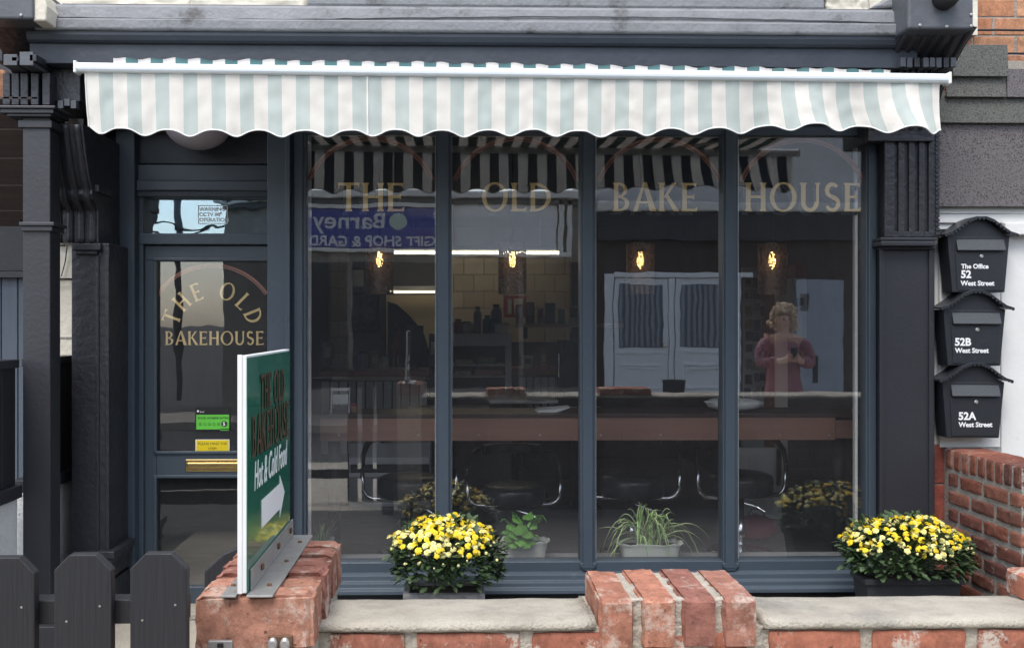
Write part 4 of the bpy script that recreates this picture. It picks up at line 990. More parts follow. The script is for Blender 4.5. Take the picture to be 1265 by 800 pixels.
# cream wall strip between post and pilaster with loose cables
MB().box(X(60, .10), X(96, .10), .10, YN + .02, -.1, 3.0).build('cream_wall', CREAM, nl)
for v in (344, 416, 250): MB().pbox(60, v, 96, v + 1.6, .094, .10).build('wall_joint', MORTARD, nl)
def cab(pts, r=.005): MB().tube([(pt(u, v, .07)[0], .07 + .008 * math.sin(v), pt(u, v, .07)[1]) for u, v in pts], r, 6).build('cable', CABLE, nl, smooth=True)
cab([(66, 254), (69, 259), (75, 262), (80, 258), (82, 246), (82, 272), (82, 296), (79, 303), (71, 303)], .006); cab([(67, 290), (70, 299), (76, 297), (80, 284), (80, 264)], .004)
cab([(84, 300), (80, 322), (75, 341), (68, 337)], .003); cab([(66, 344), (90, 344.5)], .005)
x, z = pt(69, 280, .06); MB().lathe([(.016, .02), (.018, 0), (.012, -.02)], (x, .06, z), 12, 'y').build('cable_box', BLK, nl)
# partition wall at right angles to the street
PX = -2.03
for y0, y1, xx in ((-1.15, -.50, PX - .005), (-.385, .10, PX + .03)):
    MB().box(xx - .10, xx, y0, y1, -.1, .74).build('rendered_base', RENDERW, nl, bevel=.01)
    MB().box(xx - .12, xx + .02, y0, y1, .74, .80).build('rail', BLACK2, nl, bevel=.004)
    k = int(round((y1 - y0) / .125)); d = (y1 - y0) / k
    for i in range(k): MB().box(xx - .05, xx - .012, y0 + i * d + .001, y0 + (i + 1) * d - .001, .80, 1.345).build('partition_board', FENCE, nl, bevel=.004)
    MB().box(xx - .075, xx + .006, y0, y1, 1.345, 1.385).build('top_rail', BLACK2, nl, bevel=.004)

# ================================================================== CHRYSANTHEMUMS IN PLANTERS
def flower_mesh(seed, pale):
    r = random.Random(seed); bm = bmesh.new()
    mats = [PETP if pale else PETY, PETY if pale else PETC]
    def petal(a, r0, r1, wd, z0, z1):
        c, s = math.cos(a), math.sin(a)
        P = lambda rr, ww, z: bm.verts.new((rr * c - ww * s, rr * s + ww * c, z))
        v = [P(r0, -wd * .3, z0), P(r0, wd * .3, z0), P(r1 * .75, wd * .5, (z0 + z1) / 2 + .0012), P(r1, wd * .16, z1), P(r1, -wd * .16, z1), P(r1 * .75, -wd * .5, (z0 + z1) / 2 + .0012)]
        return bm.faces.new((v[0], v[1], v[2], v[5])), bm.faces.new((v[5], v[2], v[3], v[4]))
    for ring_, (n, r1, wd, z0, z1) in enumerate(((15, .0215, .0085, .002, -.003 + r.uniform(-.002, .002)), (13, .0175, .0075, .005, .0035), (10, .0125, .006, .0075, .009))):
        o = r.random() * 6
        for i in range(n):
            for f in petal(o + i * 2 * math.pi / n + r.uniform(-.1, .1), .003, r1 * r.uniform(.88, 1.08), wd, z0, z1 + r.uniform(-.001, .001)): f.material_index = 0
    c = bmesh.ops.create_icosphere(bm, subdivisions=1, radius=.0068, matrix=Matrix.Translation((0, 0, .0065)) @ Matrix.Diagonal((1, 1, .6, 1)))
    for v in c['verts']:
        for f in v.link_faces: f.material_index = 1
    me = bpy.data.meshes.new('flower'); bm.to_mesh(me); bm.free()
    for m_ in mats: me.materials.append(m_)
    return me
FL = [flower_mesh(k, k % 3 == 0) for k in range(6)] + [flower_mesh(20 + k, True) for k in range(2)]
def bud_mesh():
    bm = bmesh.new(); bmesh.ops.create_icosphere(bm, subdivisions=1, radius=.007); me = bpy.data.meshes.new('bud'); bm.to_mesh(me); bm.free(); me.materials.append(PETP); return me
BUD = bud_mesh()
def leafy(verts, faces, p, d, up, L, Wd, r):
    """one lobed chrysanthemum leaf: folded along the midrib"""
    d = d.normalized(); s = d.cross(up).normalized(); n = s.cross(d).normalized()
    prof = [(0, .08), (.22, .30), (.36, .22), (.52, .50), (.66, .30), (.80, .34), (1.0, 0.02)]
    i0 = len(verts); dr = r.uniform(.1, .35)
    for t, w_ in prof:
        c = p + d * (L * t) - n * (L * dr * t * t)
        verts.append(c + s * Wd * w_ + n * Wd * .18 * w_); verts.append(c - n * .0015); verts.append(c - s * Wd * w_ + n * Wd * .18 * w_)
    for k in range(len(prof) - 1):
        a = i0 + 3 * k; faces.append((a, a + 1, a + 4, a + 3)); faces.append((a + 1, a + 2, a + 5, a + 4))
def mum(root, c, rx, ry, rz, seed, nfl, skirt=.25):
    r = random.Random(seed); V = []; F = []
    def dome(th, ph, k=1.):     # th from the top
        return Vector((c[0] + rx * k * math.sin(th) * math.cos(ph), c[1] + ry * k * math.sin(th) * math.sin(ph), c[2] + rz * k * math.cos(th)))
    for _ in range(1500):
        th = math.acos(r.uniform(-.42, .98)); ph = r.uniform(0, 2 * math.pi); k = r.uniform(.55, 1.0) ** .6
        p = dome(th, ph, k * (1 + .14 * noise.noise((math.cos(ph) * 2, math.sin(ph) * 2, th * 2))))
        out = (p - Vector((c[0], c[1], c[2] - .12))).normalized()
        d = (out + Vector((r.uniform(-.8, .8), r.uniform(-.8, .8), r.uniform(-.7, .45))))
        leafy(V, F, p, d, Vector((r.uniform(-.3, .3), r.uniform(-.3, .3), 1)), r.uniform(.028, .055), r.uniform(.022, .036), r)
    me = bpy.data.meshes.new('foliage'); me.from_pydata([tuple(v) for v in V], [], F); o = link('foliage', me, LEAF, root, smooth=True); o['kind'] = 'stuff'
    sm_ = MB()
    for _ in range(60):
        ph = r.uniform(0, 6.28); th = r.uniform(.2, 1.6); e = dome(th, ph, .95); b = Vector((c[0] + r.uniform(-.08, .08), c[1] + r.uniform(-.08, .08), c[2] - rz * .42)); m_ = (b + e) / 2 + Vector((0, 0, .03))
        sm_.tube([b, m_, e], .003, 4)
    sm_.build('stems', STEM, root, kind='stuff')
    placed = []; tries = 0
    while len(placed) < nfl and tries < 9000:
        tries += 1
        th = math.acos(r.uniform(.02, 1.0)); ph = r.uniform(0, 2 * math.pi)
        lim = 1.10 + .26 * noise.noise((math.cos(ph) * 1.7 + seed, math.sin(ph) * 1.7, .5)) + .12 * math.cos(ph + 2.6)
        if th > lim + .12 * r.random(): continue
        p = dome(th, ph, r.uniform(.97, 1.06) * (1 + .16 * noise.noise((math.cos(ph) * 2.3 * math.sin(th) + seed, math.sin(ph) * 2.3 * math.sin(th), th * 1.5))))
        if any((p - q).length < (.0142 if th < .8 else .020) for q in placed): continue
        placed.append(p); nrm = Vector(((p.x - c[0]) / rx ** 2, (p.y - c[1]) / ry ** 2, (p.z - c[2]) / rz ** 2)).normalized()
        nrm = (nrm + Vector((r.uniform(-.35, .35), r.uniform(-.45, .2), r.uniform(-.1, .45)))).normalized()
        q = nrm.to_track_quat('Z', 'Y'); sc = r.uniform(.56, .88)
        o = lay(FL[r.randrange(8)], p, root, name='flower'); o.rotation_euler = (q @ Euler((0, 0, r.uniform(0, 6)), 'XYZ').to_quaternion()).to_euler(); o.scale = (sc, sc, sc)
    for _ in range(26):
        th = r.uniform(1.0, 1.45); ph = r.uniform(3.2, 6.2); p = dome(th, ph, 1.03); o = lay(BUD, p, root, name='bud'); s_ = r.uniform(.6, 1.3); o.scale = (s_, s_, s_)
def planter(name, label, u0, u1, vf, vb, Yf, taper, mat, wall=.022):
    xa, zr = pt(u0, vf, Yf); xb, _ = pt(u1, vf, Yf); d = zr; k = (PPY - vb) / (PPY - vf)
    Yb = CAMY + (Yf - CAMY) / k; xb2 = xb; 
    t = thing(name, label, 'planter', ((xa + xb) / 2, (Yf + Yb) / 2, 0))
    o, i_ = [(xa, Yf), (xb, Yf), (xb, Yb), (xa, Yb)], [(xa + wall, Yf + wall), (xb - wall, Yf + wall), (xb - wall, Yb - wall), (xa + wall, Yb - wall)]
    bt = [(xa + taper, Yf + taper), (xb - taper, Yf + taper), (xb - taper, Yb - taper), (xa + taper, Yb - taper)]
    m = MB(); m.v = [(x, y, .001) for x, y in bt] + [(x, y, zr - .0) for x, y in o] + [(x, y, zr) for x, y in i_] + [(x, y, zr - .06) for x, y in i_]
    m.f = [(3, 2, 1, 0), (12, 13, 14, 15)]
    for a in range(4):
        b = (a + 1) % 4; m.f += [(a, b, 4 + b, 4 + a), (4 + a, 4 + b, 8 + b, 8 + a), (8 + a, 8 + b, 12 + b, 12 + a)]
    m.build('pot', mat, t, bevel=.006)
    m = MB().box(xa + wall + .001, xb - wall - .001, Yf + wall + .001, Yb - wall - .001, zr - .058, zr - .022); m.build('soil', SOIL, t)
    rim = MB(); e = .008
    rim.box(xa - e, xb + e, Yf - e, Yf + .006, zr - .028, zr - .002); rim.box(xa - e, xa + .004, Yf + .0062, Yb, zr - .028, zr - .003); rim.box(xb - .004, xb + e, Yf + .0062, Yb, zr - .028, zr - .003); rim.build('rim', mat, t, bevel=.004)
    return t, (xa + xb) / 2, (Yf + Yb) / 2, zr
p1, cx, cyy, zr = planter('flower_planter', 'square grey stone planter with yellow flowers standing below the second window mullion', 500, 597, 733, 716, -.60, .02, STONEP)
f1 = thing('chrysanthemum', 'bushy yellow chrysanthemum in the square grey planter in front of the shop window', 'flowering plant', (cx, cyy, zr))
x0, zt = pt(551, 641, cyy)
mum(f1, (x0, cyy + .02, zr + .115), .268, .225, zt - zr - .115, 3, 290)
p2, cx, cyy, zr = planter('flower_planter', 'black plastic tapered planter with yellow flowers beside the brick side wall', 1071, 1189, 715, 703, -.56, .035, BLKP)
f2 = thing('chrysanthemum', 'bushy yellow chrysanthemum in the black planter beside the brick side wall', 'flowering plant', (cx, cyy, zr))
x0, zt = pt(1121, 640, cyy)
mum(f2, (x0, cyy + .02, zr + .09), .30, .22, zt - zr - .09, 8, 280)

# ================================================================== SHOP INTERIOR
FZ, CZ = .12, 2.58
IX0, IX1, IY1 = -1.95, 2.46, 5.0
MB().box(IX0, IX1, .345, IY1, FZ - .06, FZ).build('floor', FLOOR, shop)
MB().box(IX0, IX1, .05, IY1, CZ, CZ + .05).build('ceiling', DARKC, shop)
MB().box(IX0 - .06, IX0, .345, IY1, FZ - .06, CZ).build('side_wall', DARKW, shop)
MB().box(IX1, IX1 + .06, .11, IY1, FZ - .06, CZ).build('side_wall', DARKW, shop)
MB().box(IX0 - .06, IX1 + .06, IY1, IY1 + .08, FZ - .06, CZ).build('back_wall', DARKW, shop)
MB().box(X(357, .1), X(1088, .1), .062, .34, Z(697, .06) - .04, Z(697, .06) - .008).build('window_board', GREYP, shop, bevel=.004)
# cream tiles on the back wall (each a part)
YT = IY1 - .02
TM = {}
def tiles(u0, u1, v0, v1, du, dv):
    r = 0; v = v0
    while v < v1 - 1:
        u = u0 - (du / 2 if r % 2 else 0)
        while u < u1 - 1:
            a, b = max(u, u0), min(u + du, u1)
            if b - a > 4:
                xa, zt = pt(a, v, YT); xb, zb = pt(b, v + dv, YT)
                o = MB().box(xa + .004, xb - .004, YT, IY1 - .001, zb + .004, zt - .004).build('tile', TILE, shop, bevel=.002, seg=1)
            u += du
        v += dv; r += 1
tiles(548, 704, 318, 408, 25, 21); tiles(408, 430, 296, 444, 19, 20)
MB().pbox(546, 312, 706, 410, IY1 - .008, IY1 - .0005).build('grout', MORTARD, shop)
MB().pbox(406, 292, 431, 446, IY1 - .008, IY1 - .0005).build('grout', MORTARD, shop)

# --- window bar
bar = thing('window_bar', 'long brown board fronted breakfast bar along the inside of the shop window', 'counter', (.7, .55, FZ))
YBR = .42
MB().pbox(395, 517, 1032, 543, YBR, YBR + .022).build('front_board', BROWN, bar, bevel=.002)
MB().pbox(1032.3, 519, 1104, 541, YBR + .01, YBR + .03).build('front_board', BROWN, bar, bevel=.002)
xb0, xb1 = X(395, YBR), X(1104, YBR); zbt = Z(516.5, YBR)
MB().box(xb0, xb1, YBR + .003, YBR + .40, zbt, zbt + .024).build('bar_top', M('dark_bar_top', (.07, .045, .035), .35, (.05, .033, .027), 4., stretch=(.4, 4, 4)), bar, bevel=.003)
for u in (412, 1040):
    x = X(u, YBR + .06); MB().tube([(x, YBR + .10, FZ + .012), (x, YBR + .10, zbt)], .036, 16).build('leg', BLK, bar, smooth=True); MB().lathe([(.14, 0), (.14, .008), (.04, .012)], (x, YBR + .10, FZ), 20).build('foot_plate', BLK, bar)
for u in (419, 517, 592, 667, 742, 816, 963, 1024):
    x, z = pt(u, 537, YBR); MB().lathe([(.0075, .001), (.006, -.003)], (x, YBR, z), 8, 'y').build('screw', STEEL, bar)
# --- stools
def stool():
    t = thing('bar_stool', 'x', 'stool', (0, 0, 0), 'black bar stools with chrome arms at the window bar')
    MB().lathe([(.205, 0), (.205, .008), (.16, .016), (.05, .028), (.03, .05)], (0, 0, 0), 28).build('base', CHROME, t, smooth=True)
    MB().tube([(0, 0, .03), (0, 0, .20)], .030, 16).build('column', CHROME, t, smooth=True); MB().tube([(0, 0, .18), (0, 0, .36)], .022, 16).build('gas_column', BLK, t, smooth=True)
    MB().tube([(.0, 0, .31), (.10, -.02, .28), (.15, -.03, .25)], .007, 6).build('height_lever', CHROME, t)
    MB().lathe([(.12, .355), (.19, .36), (.198, .375), (.200, .45), (.192, .472), (.165, .484), (.08, .49), (.002, .491)], (0, 0, 0), 36).build('seat', SEATB, t, smooth=True)
    L = []; 
    def arcp(c, r, a0, a1, n=6): return [(c[0] + r * math.cos(R(a0 + (a1 - a0) * i / n)), c[1], c[2] + r * math.sin(R(a0 + (a1 - a0) * i / n))) for i in range(n + 1)]
    right = [(0, -.02, .345), (.19, -.02, .345)] + arcp((.215, -.02, .42), .075, -90, 0) + [(.293, -.02, .54)]
    left = [(-x, y, z) for x, y, z in reversed(right)]
    MB().tube(left[:-1] + right, .0135, 8).build('arm_frame', CHROME, t, smooth=True)
    for s in (-1, 1):
        MB().tube([(s * .293, -.02, .53), (s * .291, .0, .615), (s * .268, .06, .675), (s * .22, .13, .71), (s * .16, .165, .715)], [.014, .017, .02, .02, .017], 8).build('armrest', SEATB, t, smooth=True)
    m = MB(); 
    for i in range(13):
        a = R(-58 + 116 * i / 12); y = .205 * math.cos(a) + .0; x = .23 * math.sin(a)
        zt, zb = .755, .67 + .012 * math.cos(a * 1.5)
        m.v += [(x, y, zb), (x, y, zt), (x * .9, y - .045, zt - .004), (x * .9, y - .045, zb + .004)]
    for i in range(12):
        a = 4 * i
        for k in range(4): k2 = (k + 1) % 4; m.f.append((a + k, a + k2, a + 4 + k2, a + 4 + k))
    m.f += [(0, 1, 2, 3), (51, 50, 49, 48)]
    m.build('backrest', SEATB, t, bevel=.012, smooth=True)
    return t
st0 = stool()
SPOT = ((506, 1.0, 'bar stool behind the yellow flowers, seen through the two left window panes', 1.0, 0), (634.5, .88, 'lowest bar stool, standing behind the potted begonia inside the second window pane', .98, 4), (781, 1.0, 'bar stool behind the striped spider plant inside the third window pane', .86, -6), (915, 1.02, 'bar stool in front of the white panelled door seen through the last pane', .98, 8))
for i, (u, hz, lab, k, rz) in enumerate(SPOT):
    o = st0 if i == 0 else copy_tree(st0)
    o.location = (X(u, .92), .92, FZ); o.rotation_euler = (0, 0, R(rz)); o.scale = (1, 1, hz); o['label'] = 'black ' + lab
# --- pendant lamps
def pendant():
    t = thing('pendant_lamp', 'x', 'lamp', (0, 0, 0), 'bronze filigree pendant lamps above the window bar')
    MB().tube([(0, 0, .335), (0, 0, .80)], .0045, 6).build('cord', BLK, t); MB().lathe([(.018, .25), (.030, .27), (.030, .315), (.012, .335)], (0, 0, 0), 14).build('lamp_holder', BLK, t, smooth=True)
    MB().lathe([(.002, .15), (.014, .168), (.021, .19), (.019, .212), (.011, .25)], (0, 0, 0), 14).build('bulb', BULB, t, smooth=True)
    r = random.Random(5); m = MB(); n, k = 84, 66; rad = .083; hh = .30
    def P(i, j): 
        jit = .32; a = 2 * math.pi * ((i % n) + jit * noise.noise(((i % n) * 3.1, j * 2.7, 1))) / n; z = hh * (j + (jit * noise.noise(((i % n) * 1.7, j * 3.3, 9)) if 0 < j < k else 0)) / k
        return (rad * math.cos(a), rad * math.sin(a), z)
    for j in range(k + 1):
        for i in range(n): m.v.append(P(i, j))
    for j in range(k):
        for i in range(n):
            if j in (0, k - 1) or noise.noise((i * 1.15, j * 1.15, 4.)) < .10 + .04 * r.random(): m.f.append((j * n + i, j * n + (i + 1) % n, (j + 1) * n + (i + 1) % n, (j + 1) * n + i))
    sh = m.build('lamp_shade', FILI, t); s = sh.modifiers.new('thickness', 'SOLIDIFY'); s.thickness = .0015
    sp = MB()
    for a in range(3): sp.tube([(0, 0, .292), (rad * math.cos(a * 2.1), rad * math.sin(a * 2.1), .297)], .0025, 5)
    sp.build('shade_spider', BLK, t)
    return t
pd0 = pendant()
for i, (u, lab) in enumerate(((469, 'lit bronze filigree pendant lamp hanging in the first window pane beside the blue sign reflection'), (633, 'lit bronze filigree pendant lamp hanging in the second pane below the word OLD'), (791, 'lit bronze filigree pendant lamp hanging in the third pane above the white doors'), (954, 'lit bronze filigree pendant lamp hanging in the last pane below the word HOUSE'))):
    o = pd0 if i == 0 else copy_tree(pd0); o.location = (X(u, .62), .62, Z(363, .62)); o['label'] = lab
    rs = MB().lathe([(.05, 0), (.05, .02)], (X(u, .62), .62, CZ - .0205), 16); 
    MB().tube([(X(u, .62), .62, Z(363, .62) + .79), (X(u, .62), .62, CZ - .02)], .0045, 6).build('flex', BLK, o)
# --- strip lights
for lab, u0, u1, v, Y in (('long lit strip light high at the back of the shop', 486, 692, 312, 4.3), ('shorter lit strip light below the cream wall at the back of the shop', 479, 549, 360.5, 4.7)):
    x0, z = pt(u0, v, Y); x1, _ = pt(u1, v, Y); t = thing('strip_light', lab, 'light', ((x0 + x1) / 2, Y, z))
    MB().tube([(x0, Y, z), (x1, Y, z)], .013, 10).build('tube', TUBE if v < 320 else TUBE2, t, smooth=True); MB().box(x0 - .03, x1 + .03, Y - .02, Y + .025, z + .022, z + .06).build('fitting', WHITEP, t, bevel=.004)
    for x in (x0, x1): MB().box(x - .015, x + .01, Y - .018, Y + .018, z - .018, z + .022).build('end_cap', WHITEP, t, bevel=.002)
    if v < 320:
        for x in (x0 + .2, x1 - .2): MB().tube([(x, Y, z + .06), (x, Y, CZ)], .004, 5).build('chain', STEEL, t)
# --- back of the shop, left
def simple(name, label, cat, parts, group=None):
    u0, v0, u1, v1, Y0 = parts[0][1][:5]
    x0, z0 = pt((u0 + u1) / 2, v1, Y0); t = thing(name, label, cat, (x0, Y0, z0), group)
    for nm, q, mt in parts: MB().pbox(*q).build(nm, mt, t, bevel=.004)
    return t
YK2 = 3.3
parts = [('counter_top', (394, 458, 530, 465, YK2 - .05, YK2 + .6), WOOD), ('edge_rail', (410, 465.3, 527, 470, YK2 - .02, YK2), PALEW), ('carcass', (396, 470.3, 530, 600, YK2 + .02, YK2 + .55), BLK)]
for i in range(12): parts.append(('slat', (397 + i * 11, 471, 406.5 + i * 11, 560, YK2 - .004, YK2 + .019), GREYP))
simple('serving_counter', 'slatted grey serving counter with an orange brown top at the back left of the shop', 'counter', parts)
parts = [('counter_top', (628, 455, 692, 463, 3.55, 4.1), WOOD), ('carcass', (628, 463.3, 716, 600, 3.6, 4.1), BLK)]
for i in range(6): parts.append(('slat', (642 + i * 9, 466, 649.5 + i * 9, 520, 3.58, 3.6), GREYP))
simple('serving_counter', 'narrow counter with orange brown top right of the glass display cabinet', 'counter', parts)
parts = [('top_rail', (556, 412, 632, 427, 3.2, 3.75), GREYP), ('frame_post', (624, 427.3, 632, 480, 3.2, 3.24), GREYP), ('frame_post', (556, 427.3, 560, 480, 3.2, 3.24), GREYP), ('shelf', (558, 450, 624, 452, 3.22, 3.7), STEEL), ('shelf', (558, 464, 624, 466, 3.22, 3.7), STEEL), ('base', (556, 480.3, 632, 600, 3.2, 3.75), DARKW), ('back', (556, 427.3, 632, 480, 3.74, 3.76), BLK), ('tray', (586, 456, 622, 463.5, 3.3, 3.6), WOOD), ('tray', (590, 441, 612, 449.5, 3.3, 3.6), COLS[5]), ('tray', (562, 444, 584, 449.5, 3.3, 3.6), COLS[1]), ('tray', (562, 458, 582, 463.5, 3.3, 3.6), COLS[3])]
simple('display_cabinet', 'grey framed glass food display cabinet at the back of the shop', 'cabinet', parts)
simple('menu_board', 'dark framed grey menu board on the back wall behind the left pendant lamp', 'board', [('board_panel', (434, 364, 466, 407, 4.6, 4.62), M('chalky_board', (.17, .18, .20), .8, (.08, .085, .10), 18.)), ('frame', (431, 361, 434, 410, 4.58, 4.62), BLK), ('frame', (466, 361, 469, 410, 4.58, 4.62), BLK), ('frame', (434.3, 361, 465.7, 364, 4.58, 4.62), BLK), ('frame', (434.3, 407, 465.7, 410, 4.58, 4.62), BLK)])
simple('wall_poster', 'small pale poster above the menu board', 'poster', [('sheet', (436, 333, 449, 354, 4.6, 4.61), PAPER), ('frame', (434, 331, 451, 333, 4.59, 4.62), BLK)])
MB().pbox(477, 364, 556, 470, IY1 - .03, IY1 - .002).build('cream_wall_panel', CREAMW, shop)
x0, z0 = pt(480, 440, 4.4)
ex = thing('stair_side', 'dark curved stair side panel against the cream back wall', 'stairs', (x0, 4.4, FZ))
P = [pt(u, v, 4.4) for u, v in ((479, 372), (490, 376), (503, 387), (516, 402), (524, 414), (529, 431), (548, 446), (548, 600), (479, 600))]
MB().prism(P, (0, 4.4, 0), (1, 0, 0), (0, 0, 1), (0, .12, 0)).build('panel', BLK, ex)
simple('till_screen', 'black till screen standing on the left serving counter', 'screen', [('screen', (502, 402, 523, 452, 3.5, 3.54), BLK), ('stand', (509, 452, 516, 458, 3.5, 3.56), BLK)])
def goods(label, name, cat, u, vb, Y, r, h, mt, lathe=None):
    x, z = pt(u, vb, Y); t = thing(name, label, cat, (x, Y, z)); pr = lathe or [(r * .85, 0), (r, .06 * h), (r, .82 * h), (r * .55, .93 * h), (r * .5, h)]
    MB().lathe(pr, (x, Y, z), 18).build('body', mt, t, smooth=True); MB().lathe([(r * .58, h), (r * .58, h * 1.09)], (x, Y, z), 14).build('lid', BLK, t); return t
goods('blue patterned jar on the left serving counter under the menu board', 'storage_jar', 'jar', 446, 458, 3.45, .06, .16, COLS[2])
goods('white jar on the left serving counter', 'storage_jar', 'jar', 474, 458, 3.4, .045, .13, COLS[3])
simple('card_reader', 'pale small box frame on the left end of the serving counter', 'box', [('case', (410, 443, 426, 453, 3.4, 3.46), COLS[3]), ('screen', (412, 445, 424, 451, 3.394, 3.3995), GREYP), ('foot', (413, 453.2, 423, 458, 3.42, 3.46), COLS[3])])
x, z = pt(490, 458, 3.4)
fg = thing('flamingo_ornament', 'red long necked bird ornament standing on the left serving counter', 'ornament', (x, 3.4, z))
MB().tube([(x - .03, 3.4, z), (x - .02, 3.4, z + .14)], .006, 6).build('leg', COLS[1], fg); MB().tube([(x + .02, 3.4, z), (x + .01, 3.4, z + .14)], .006, 6).build('leg', COLS[1], fg)
MB().tube([(x, 3.4, z + .13), (x - .005, 3.4, z + .22), (x + .005, 3.4, z + .31), (x + .02, 3.4, z + .38), (x - .01, 3.4, z + .41), (x - .04, 3.4, z + .395)], [.028, .042, .026, .014, .016, .008], 10).build('body', COLS[0], fg, smooth=True)
# things on top of the cabinet and on the shelves
r9 = random.Random(3)
names = ('dark', 'red', 'tan', 'slate', 'cream', 'brown', 'green')
for i, (u, rr, hh, mi) in enumerate(((566, .05, .12, 0), (577, .06, .10, 3), (590, .035, .22, 4), (602, .045, .15, 5), (613, .05, .24, 2))):
    goods(('red rimmed bowl shaped jar', 'cream squat jar', 'tall brown bottle jar', 'dark green jar', 'tall slate jar')[i] + ' on top of the display cabinet', 'storage_jar', 'jar', u, 412, 3.4, rr, hh, COLS[mi])
simple('white_carton', 'pale patterned carton on the right end of the display cabinet', 'box', [('carton', (611, 400, 628, 412, 3.22, 3.36), COLS[3]), ('lid', (610.5, 398.5, 628.5, 400.5, 3.21, 3.37), COLS[1])])
x0, z = pt(637, 402, 3.7); x1, _ = pt(771, 402, 3.7)
sh = thing('wall_shelf', 'long pale wooden shelf running across the dark back of the shop', 'shelf', ((x0 + x1) / 2, 3.7, z))
MB().box(x0, x1, 3.7, 3.95, z - .018, z + .018).build('shelf_board', PALEW, sh, bevel=.003)
for x in (x0 + .1, x1 - .1): MB().box(x - .012, x + .012, 3.72, 3.94, z - .12, z - .0185).build('bracket', BLK, sh)
for i, (u, w_, h_, mi) in enumerate(((642, 9, 24, 0), (655, 10, 27, 4), (668, 8, 20, 3), (680, 12, 26, 2), (694, 8, 18, 5), (709, 11, 22, 1))):
    simple('tea_packet', ('red', 'brown', 'pale cream', 'slate blue', 'green', 'tan')[i] + ' packet standing on the long pale shelf', 'packet', [('packet', (u - w_ / 2, 400 - h_, u + w_ / 2, 399.8, 3.74, 3.84), COLS[mi]), ('label', (u - w_ / 2 + 1.2, 402 - h_, u + w_ / 2 - 1.2, 402 - h_ * .45, 3.735, 3.7395), COLS[(mi + 3) % 6])], 'packets on the wall shelf')
simple('tall_fridge', 'tall dark drinks fridge with a chrome handle at the back of the shop', 'fridge', [('body', (696, 420, 716, 540, 3.0, 3.5), BLK), ('handle', (689.5, 436, 691.5, 466, 2.96, 2.98), CHROME), ('door', (688, 424, 695.7, 540, 3.0, 3.05), BLK)])
simple('framed_sign', 'pale bordered notice between the pendant lamp and shelf', 'sign', [('panel', (622, 365, 650, 392, 4.6, 4.61), COLS[0]), ('letters', (627, 369, 632, 388, 4.59, 4.5995), COLS[3]), ('letters', (635, 369, 646, 388, 4.59, 4.5995), COLS[3])])
# low white chiller under the bar, left
parts = [('body', (431, 547, 532, 660, 2.3, 2.85), GREYP), ('top_band', (431, 565, 530, 573, 2.28, 2.299), WHITEP), ('shelf_rail', (431, 584, 522, 589, 2.28, 2.299), WHITEP), ('shelf_rail', (431, 621, 498, 625, 2.28, 2.299), WHITEP), ('dark_bay', (433, 573.5, 530, 583.5, 2.285, 2.2995), BLK), ('dark_bay', (433, 590, 470, 620, 2.285, 2.2995), GREYP)]
simple('low_chiller', 'low white and grey chiller cabinet standing behind the left bar stool', 'cabinet', parts)
# tables
def table(label, u0, u1, v, Y, wdt=.7):
    x0, z = pt(u0, v, Y); x1, _ = pt(u1, v, Y); t = thing('cafe_table', label, 'table', ((x0 + x1) / 2, Y, FZ), 'pale topped cafe tables')
    MB().box(x0, x1, Y, Y + wdt, z - .03, z).build('table_top', PAPER, t, bevel=.008); c = ((x0 + x1) / 2, Y + wdt / 2)
    MB().tube([(c[0], c[1], FZ + .02), (c[0], c[1], z - .03)], .03, 10).build('leg', BLK, t); MB().box(c[0] - .2, c[0] + .2, c[1] - .2, c[1] + .2, FZ, FZ + .02).build('base', BLK, t)
table('pale topped cafe table in front of the left serving counter', 500, 608, 510, 2.2); table('pale topped cafe table left of the third window mullion', 672, 760, 512, 2.0); table('small pale topped cafe table in the middle of the shop', 605, 690, 494, 2.7, .5); table('pale topped cafe table beside the beige column', 945, 1060, 497, 2.3)
# right part: collage wall, column, white cupboard
cw = simple('picture_wall', 'pale panel covered with rows of small dark pictures beside the beige column', 'pictures', [('panel', (918, 330, 950, 560, 2.4, 2.46), GREYP)])
for j in range(9):
    for i in range(3):
        u = 921 + i * 10 + r9.uniform(-1, 1); v = 342 + j * 17 + r9.uniform(-2, 2); MB().pbox(u, v, u + r9.uniform(6, 9), v + r9.uniform(9, 14), 2.385, 2.399).build('picture', (PRINT, BLK, COLS[2], COLS[1])[r9.randrange(4)], cw)
MB().pbox(958, 312, 977, 600, 1.9, 2.05).build('column', M('pale_column_paint', (.72, .64, .55), .7, (.66, .58, .49), 4.), shop, bevel=.004)
MB().pbox(951, 312, 957.5, 600, 1.92, 2.05).build('column_trim', WOOD, shop, bevel=.004)
simple('white_wall_cabinet', 'white tall wall cabinet with a small black window beside the beige column', 'cabinet', [('door', (1003, 343, 1023, 417, 1.5, 1.52), WHITEP), ('body', (979, 343, 1002.6, 417, 1.53, 1.8), GREYP), ('small_window', (984, 368, 993, 377, 1.52, 1.5295), BLK), ('handle', (1000, 395, 1001.5, 403, 1.51, 1.5295), CHROME)])
simple('notice', 'small pale notice hanging on the grey cupboard', 'notice', [('card', (984, 433, 992, 454, 2.5, 2.51), COLS[1]), ('print', (985, 436, 991, 444, 2.494, 2.4995), PRINT)])
simple('grey_cupboard', 'tall grey cupboard with a narrow dark slot at the right side of the shop', 'cupboard', [('body', (980, 418, 1038, 490, 2.63, 3.0), GREYP), ('slot', (1003, 440, 1010, 462, 2.62, 2.6295), BLK)])
simple('red_box', 'red box on top of the white wall cabinet', 'box', [('box', (983, 326, 1003, 342.5, 1.55, 1.75), COLS[0]), ('lid', (982.5, 325, 1003.5, 328, 1.54, 1.76), COLS[0])])
